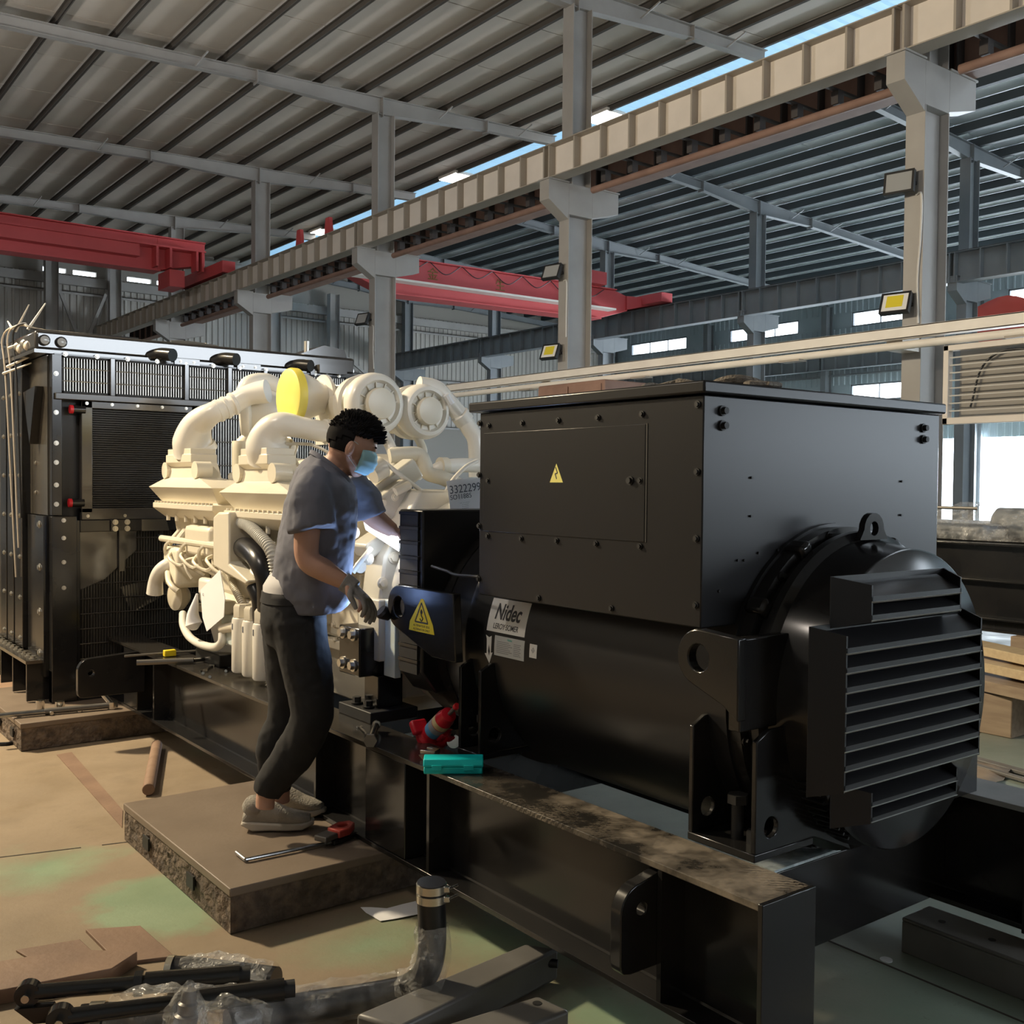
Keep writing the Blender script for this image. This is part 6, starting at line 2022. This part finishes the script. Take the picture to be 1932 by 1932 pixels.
# grey square steel tubes lying on the floor
def sq_tube(pts, h, name, lb, hole=None):
    t = thing(name, lb, 'steel tube', pts[0], 'grey square tubes')
    MB().prism(pts, (0, 0, h)).build('tube', 'tube_grey', t, bev=.010)
    if hole:
        MB().cyl(*hole, .013, n=16).build('bolt_hole', 'dull_black', t)
    return t
sq_tube([(1.36, 2.46, .012), (2.0, 2.53, .012), (2.06, 2.44, .012), (1.42, 2.33, .012)], .098, 'square_tube', 'grey square steel tube running under the skid, at the bottom centre', ((2.012, 2.45, .075), (2.04, 2.42, .075)))
sq_tube([(1.52, 2.27, .012), (1.82, 2.245, .012), (1.84, 2.13, .012), (1.45, 2.13, .012)], .10, 'square_tube', 'short grey square steel tube at the bottom edge with a hole on top', ((1.79, 2.21, .105), (1.79, 2.21, .1135)))

# wrapped coolant hose with clamps
t = thing('wrapped_hose', 'black hose wrapped in clear plastic with two steel clamps, end standing upright', 'hose', (1.699,2.603,0))
hp = [(1.614,2.48,0.408), (1.616,2.483,0.351), (1.62,2.484,0.28), (1.623,2.491,0.192), (1.611,2.511,0.126), (1.6,2.595,0.055), (1.485,2.628,0.05), (1.353,2.669,0.05), (1.208,2.708,0.05), (1.102,2.715,0.05)]
MB().tube(hp, [.041, .041, .041, .040, .040, .040, .040, .042, .042, .042], n=20).build('hose', 'rubber_black', t)
for y in (1674, 1692):
    c = Vector((1.615,2.481,0.392) if y == 1674 else (1.616,2.482,0.363))
    o = MB().lathe(c, (0, 0, 1), [(-.011, .042), (-.011, .0445), (.011, .0445), (.011, .042)], 28).build('hose_clamp', 'clamp_steel', t)
    MB().cbox(c+Vector((.024, -.036, 0)), (.026, .016, .018), Matrix.Rotation(R(-35), 4, 'Z').to_euler()).build('clamp_screw_housing', 'chrome', o, bev=.003)
    MB().cyl(c+Vector((.030, -.040, 0)), c+Vector((.070, -.030, 0)), .004, n=8).build('clamp_screw', 'chrome', o)
def film(pts, rs, name, parent, seed, mt='film', n=26, amp=.16):
    rnd = random.Random(seed)
    P_ = smooth_path(pts, 7)
    m = MB()
    R_ = []
    for i in range(len(P_)):
        u = i/(len(P_)-1)*(len(rs)-1)
        a = min(int(u), len(rs)-2)
        R_.append(rs[a]+(rs[a+1]-rs[a])*(u-a))
    m.rings(P_, R_, n, caps=False)
    cen = [p for p in P_ for _ in range(n)]
    ph = [rnd.uniform(0, 6.28) for _ in range(5)]
    out = []
    for i, (v, c) in enumerate(zip(m.v, cen)):
        v = Vector(v)
        k, j = divmod(i, n)
        f = 1+amp*(math.sin(j*2*math.pi/n*5+ph[0]+k*.45)*.5+math.sin(j*2*math.pi/n*9-k*.7+ph[1])*.35+rnd.uniform(-.25, .25))
        q = c+(v-c)*f
        q.z = max(q.z, .004)
        out.append(tuple(q))
    m.v = out
    return m.build(name, mt, parent, angle=25)
film([(1.62,2.484,0.285), (1.619,2.482,0.196), (1.589,2.477,0.129), (1.598,2.592,0.06), (1.481,2.62,0.058), (1.348,2.66,0.058), (1.205,2.702,0.058), (1.096,2.7,0.058)], [.046, .052, .054, .054, .055, .058, .06, .06], 'plastic_wrap', t, 5)
t = thing('wrapped_hose', 'black hose with cream end band, wrapped in crinkled plastic behind the rods', 'hose', (1.203,3.092,0))
MB().tube([(1.073,3.105,0.055), (1.114,3.075,0.055), (1.217,2.957,0.055), (1.305,2.851,0.055)], .048, n=20).build('hose', 'rubber_black', t)
a = Vector((1.073,3.105,0.055))
b = Vector((1.114,3.075,0.055))
MB().lathe(a, b-a, [(-.004, .047), (-.004, .051), (.016, .051), (.016, .047)], 26).build('end_band', 'clamp_steel', t)
film([(1.114,3.075,0.055), (1.167,2.998,0.06), (1.232,2.933,0.06), (1.298,2.852,0.06)], [.052, .065, .062, .055], 'plastic_wrap', t, 8, 'film_dense')
t = thing('wrapped_hose', 'thick dark hose with a cream clamp band at the bottom left, partly wrapped', 'hose', (0.889,3.007,0))
MB().tube([(0.775,2.947,0.055), (0.835,2.918,0.055), (0.905,2.866,0.055), (0.979,2.784,0.055)], [.053, .053, .05, .05], n=22).build('hose', 'rubber_black', t)
MB().lathe((0.814,2.929,0.055), (.85, -.5, 0), [(-.02, .053), (-.02, .057), (.02, .057), (.02, .053)], 28).build('clamp_band', 'clamp_steel', t)
film([(0.847,2.889,0.075), (0.92,2.825,0.085), (0.998,2.754,0.085), (1.088,2.679,0.08), (1.165,2.611,0.07)], [.062, .078, .085, .085, .06], 'plastic_wrap', t, 11, 'film_dense')
t = thing('wrapped_fitting', 'small pipe fitting bagged in clear plastic standing on the hoses', 'fitting', (0.98,2.705,0.1))
fb = Vector((0.966,2.667,0.12))
MB().lathe(fb, (.15, .05, 1), [(0, .03), (.02, .032), (.025, .024), (.05, .026), (.055, .02), (.085, .018)], 20).build('fitting', 'tool_grey', t)
film([fb+Vector((0, 0, -.03)), fb+Vector((.002, 0, .03)), fb+Vector((.008, 0, .075)), fb+Vector((.012, 0, .11))], [.06, .05, .032, .006], 'plastic_bag', t, 14, 'film_dense', 20, .25)
def strut(a, b, r, eye, lb):
    a, b = Vector(a), Vector(b)
    t = thing('tie_rod', lb, 'rod', a, 'black tie rods')
    d = (b-a)
    L = d.length
    d = d.normalized()
    MB().cyl(a, a+d*L*.70, r*.72, n=16).build('rod', 'gloss_black', t)
    MB().cyl(a+d*L*.50, a+d*L*.95, r, n=18).build('sleeve', 'gloss_black', t)
    MB().cyl(a+d*L*.45, a+d*L*.49, r*1.15, n=6).build('lock_nut', 'gloss_black', t)
    MB().cyl(a+d*L*.95, b, r*.78, n=16).build('threaded_tip', 'dull_black', t)
    if eye:
        s = d.cross(Vector((0, 0, 1))).normalized()
        MB().lathe(a-d*.02, s, [(-.018, .012), (-.018, .034), (.018, .034), (.018, .012)], 22).build('eye_end', 'gloss_black', t)
        MB().cyl(a-d*.02-s*.03, a-d*.02+s*.04, .011, n=12).build('pin', 'chrome', t)
        MB().prism([a-d*.05+Vector((0, 0, -.03)), a+d*.05+Vector((0, 0, -.03)), a+d*.07+Vector((0, 0, -.075)), a+d*.0+Vector((0, 0, -.075))], s*.03).build('clevis', 'gloss_black', t)
strut((0.693,3.086,0.115), (1.218,2.834,0.115), .030, True, 'black tie rod with an eye end, upper one of the pair')
strut((0.717,2.838,0.142), (1.262,2.631,0.142), .030, True, 'black tie rod with a threaded tip, lower one of the pair')

# ------------------------------------------------------------------ right-hand side
t = thing('steel_channel', 'grey steel channel lying on the floor at the lower right', 'steel beam', (3.22, 1.5, 0))
m = MB()
m.box(3.125, 3.29, .9, 1.93, .105, .118)
m.box(3.125, 3.138, .9, 1.93, 0, .105)
m.box(3.277, 3.29, .9, 1.93, 0, .105)
m.build('channel', 'tube_grey', t, bev=.004)
for y in (1.83, 1.66):
    MB().cyl((3.20, y, .1175), (3.20, y, .1190), .012, n=14).build('bolt_hole', 'dull_black', t)
tag(MB().cbox((3.30, 1.545, .165), (.15, .09, .09), Matrix.Rotation(R(20), 4, 'Z').to_euler()).build('wood_block', 'wood_block', bev=.006), 'raw wooden block lying on the grey channel at the right edge', 'block')
c = Vector((3.029,1.924,0))
tag(MB().lathe(c, (0, 0, 1), [(0, .007), (0, .020), (.004, .020), (.004, .007)], 26).build('washer', 'ring_pvc'), 'pale flat washer ring lying on the green floor', 'washer')

sk2 = thing('skid_base', 'second black skid base standing in the aisle behind the alternator', 'skid', (7.3, 3.4, .3))
zz = [(.64, .655), (.905, .918), (1.155, 1.17)]
MB().box(7.06, 7.10, .5, 8.2, .56, 1.17).build('side_plate', 'gloss_black', sk2)
for a, b in zz:
    MB().box(6.98, 7.12, .5, 8.2, a, b).build('flange', 'gloss_black', sk2, bev=.003)
MB().box(6.98, 7.12, .5, 8.2, .56, .575).build('bottom_flange', 'gloss_black', sk2)
MB().box(8.6, 8.7, .5, 8.2, .56, 1.17).build('side_plate', 'gloss_black', sk2)
for y in (.55, 4.0, 8.1):
    MB().box(7.1, 8.6, y-.05, y+.05, .56, 1.10).build('cross_member', 'gloss_black', sk2)
tag(MB().box(6.9, 8.7, 2.9, 3.5, .0, .56).build('timber_bearer', 'wood_dark', bev=.006), 'timber bearer stack under the second skid, nearest the alternator', 'timber', 'timber bearers')
tag(MB().box(6.9, 8.7, 6.6, 7.1, 0, .56).build('timber_bearer', 'wood_dark', bev=.006), 'timber bearer at the far end of the second skid', 'timber', 'timber bearers')
def plank(a, b, w, h, lb, mt='wood_pale'):
    tag(MB().beam(a, b, w, h).build('plank', mt, bev=.004), lb, 'plank', 'pale planks')
plank((6.85, 4.15, .50), (6.45, 2.75, .47), .20, .06, 'pale fresh-cut plank lying on top beside the second skid')
plank((6.85, 4.3, .41), (6.40, 2.6, .39), .32, .06, 'pale plank in the middle of the pile beside the second skid')
plank((6.75, 4.3, .31), (6.35, 2.5, .30), .42, .07, 'greyish plank at the bottom of the pile beside the second skid', 'wood_dark')
tag(MB().box(6.35, 6.85, 3.2, 3.6, 0, .258).build('timber_block', 'wood_dark', bev=.008), 'dark timber block under the plank pile', 'timber', 'timber bearers')
plank((5.75, 3.75, .02), (5.55, 2.5, .02), .06, .02, 'thin grey batten on the green floor right of the louvres', 'tube_grey')
plank((5.65, 3.7, .02), (5.42, 2.55, .02), .04, .02, 'second thin grey batten on the green floor', 'tube_grey')
m = MB()
vs, fs = [], []
rnd = random.Random(5)
for i in range(10):
    for j in range(8):
        vs.append((4.55+.12*i+rnd.uniform(-.02, .02), 2.55+.10*j+.03*i, .006+.02*abs(math.sin(i*.9+j*.5))+rnd.uniform(0, .006)))
for i in range(9):
    for j in range(7):
        q = i*8+j
        fs.append((q, q+1, q+9, q+8))
o = m.add(vs, fs).build('floor_tarp', 'wood_dark', angle=80)
tag(o, 'crumpled grey-green sheet lying on the floor right of the alternator', 'tarp')
o.modifiers.new('solid', 'SOLIDIFY').thickness = .004
# plastic-wrapped engine on the second skid
we = thing('wrapped_engine', 'dark machine wrapped in clear plastic standing on the second skid', 'machine', (7.8, 4.0, 1.17))
MB().box(7.35, 8.2, 3.95, 6.2, 1.17, 1.29).build('machine_base', 'frame_blue', we, bev=.05)
MB().lathe((7.8, 3.66, 1.29), (0, 1, 0), [(0, .05), (0, .10), (.03, .115), (.40, .115), (.43, .08)], 28).build('machine_end', 'frame_blue', we)
m = MB()
vs, fs = [], []
rnd = random.Random(9)
NA_, NB_ = 26, 14
for i in range(NA_+1):
    y = 3.48+2.9*i/NA_
    hgt = .26 if y < 4.3 else .26-.09*min(1, (y-4.3)/.3)
    for j in range(NB_+1):
        a = math.pi*j/NB_
        w = .56+.03*rnd.uniform(-1, 1)
        vs.append((7.8-w*math.cos(a), y+rnd.uniform(-.03, .03), 1.175+(hgt+rnd.uniform(-.02, .03))*math.sin(a)**.6 if 0 < j < NB_ else 1.175))
for i in range(NA_):
    for j in range(NB_):
        q = i*(NB_+1)+j
        fs.append((q, q+1, q+NB_+2, q+NB_+1))
k0 = len(vs)
vs.append((7.8, 3.40, 1.2))
for j in range(NB_): fs.append((j+1, j, k0))
m.add(vs, fs).build('plastic_sheet', 'film_dense', we, angle=20)
tag(MB().cyl((7.0, 3.80, 1.41), (7.0, 6.4, 1.41), .012, n=8).build('crane_bar', 'tool_grey'), 'thin steel bar above the wrapped machine', 'bar')
for y in (4.6, 6.2):
    tag(MB().cyl((7.0, y, 1.17), (7.0, y, 1.40), .012, n=8).build('bar_post', 'tool_grey'), 'thin post holding the steel bar, %s' % ('right one' if y < 5 else 'left one'), 'post', 'bar posts')

# storage behind the rope and a red-and-white cover draped in the far bay
t = thing('steel_cabinet', 'brown weathered steel cabinet behind the rope, beside the second column', 'cabinet', (9.7, 10.8, 0))
MB().box(9.3, 10.1, 10.2, 11.6, .05, 2.95).build('body', 'rust_primer', t, bev=.02)
for y in (10.25, 10.93):
    d_ = MB().box(9.28, 9.30, y, y+.64, .1, 2.9).build('door', 'rust_primer', t, bev=.004)
    MB().box(9.265, 9.28, y+.05, y+.08, 1.3, 1.6).build('handle', 'bolt_zinc', d_)
t = thing('draped_cover', 'red and white cover draped over a frame in the far bay at the right edge', 'cover', (24, 12.5, 4.5))
for k, (y0, y1, mt) in enumerate(((9.0, 11.6, 'sticker_white'), (11.7, 13.4, 'red_handle'))):
    vs, fs = [], []
    for i in range(9):
        for j in range(6):
            u, v = i/8, j/5
            vs.append((24.2+.5*v+.06*math.sin(5*u), y0+(y1-y0)*u, 6.0-.12*math.cos(6*u)-.9*v+(.5*(1-u) if k == 0 else 0)))
    for i in range(8):
        for j in range(5):
            q = i*6+j
            fs.append((q, q+1, q+7, q+6))
    o = MB().add(vs, fs).build('cloth', mt, t, angle=80)
    o.modifiers.new('solid', 'SOLIDIFY').thickness = .01
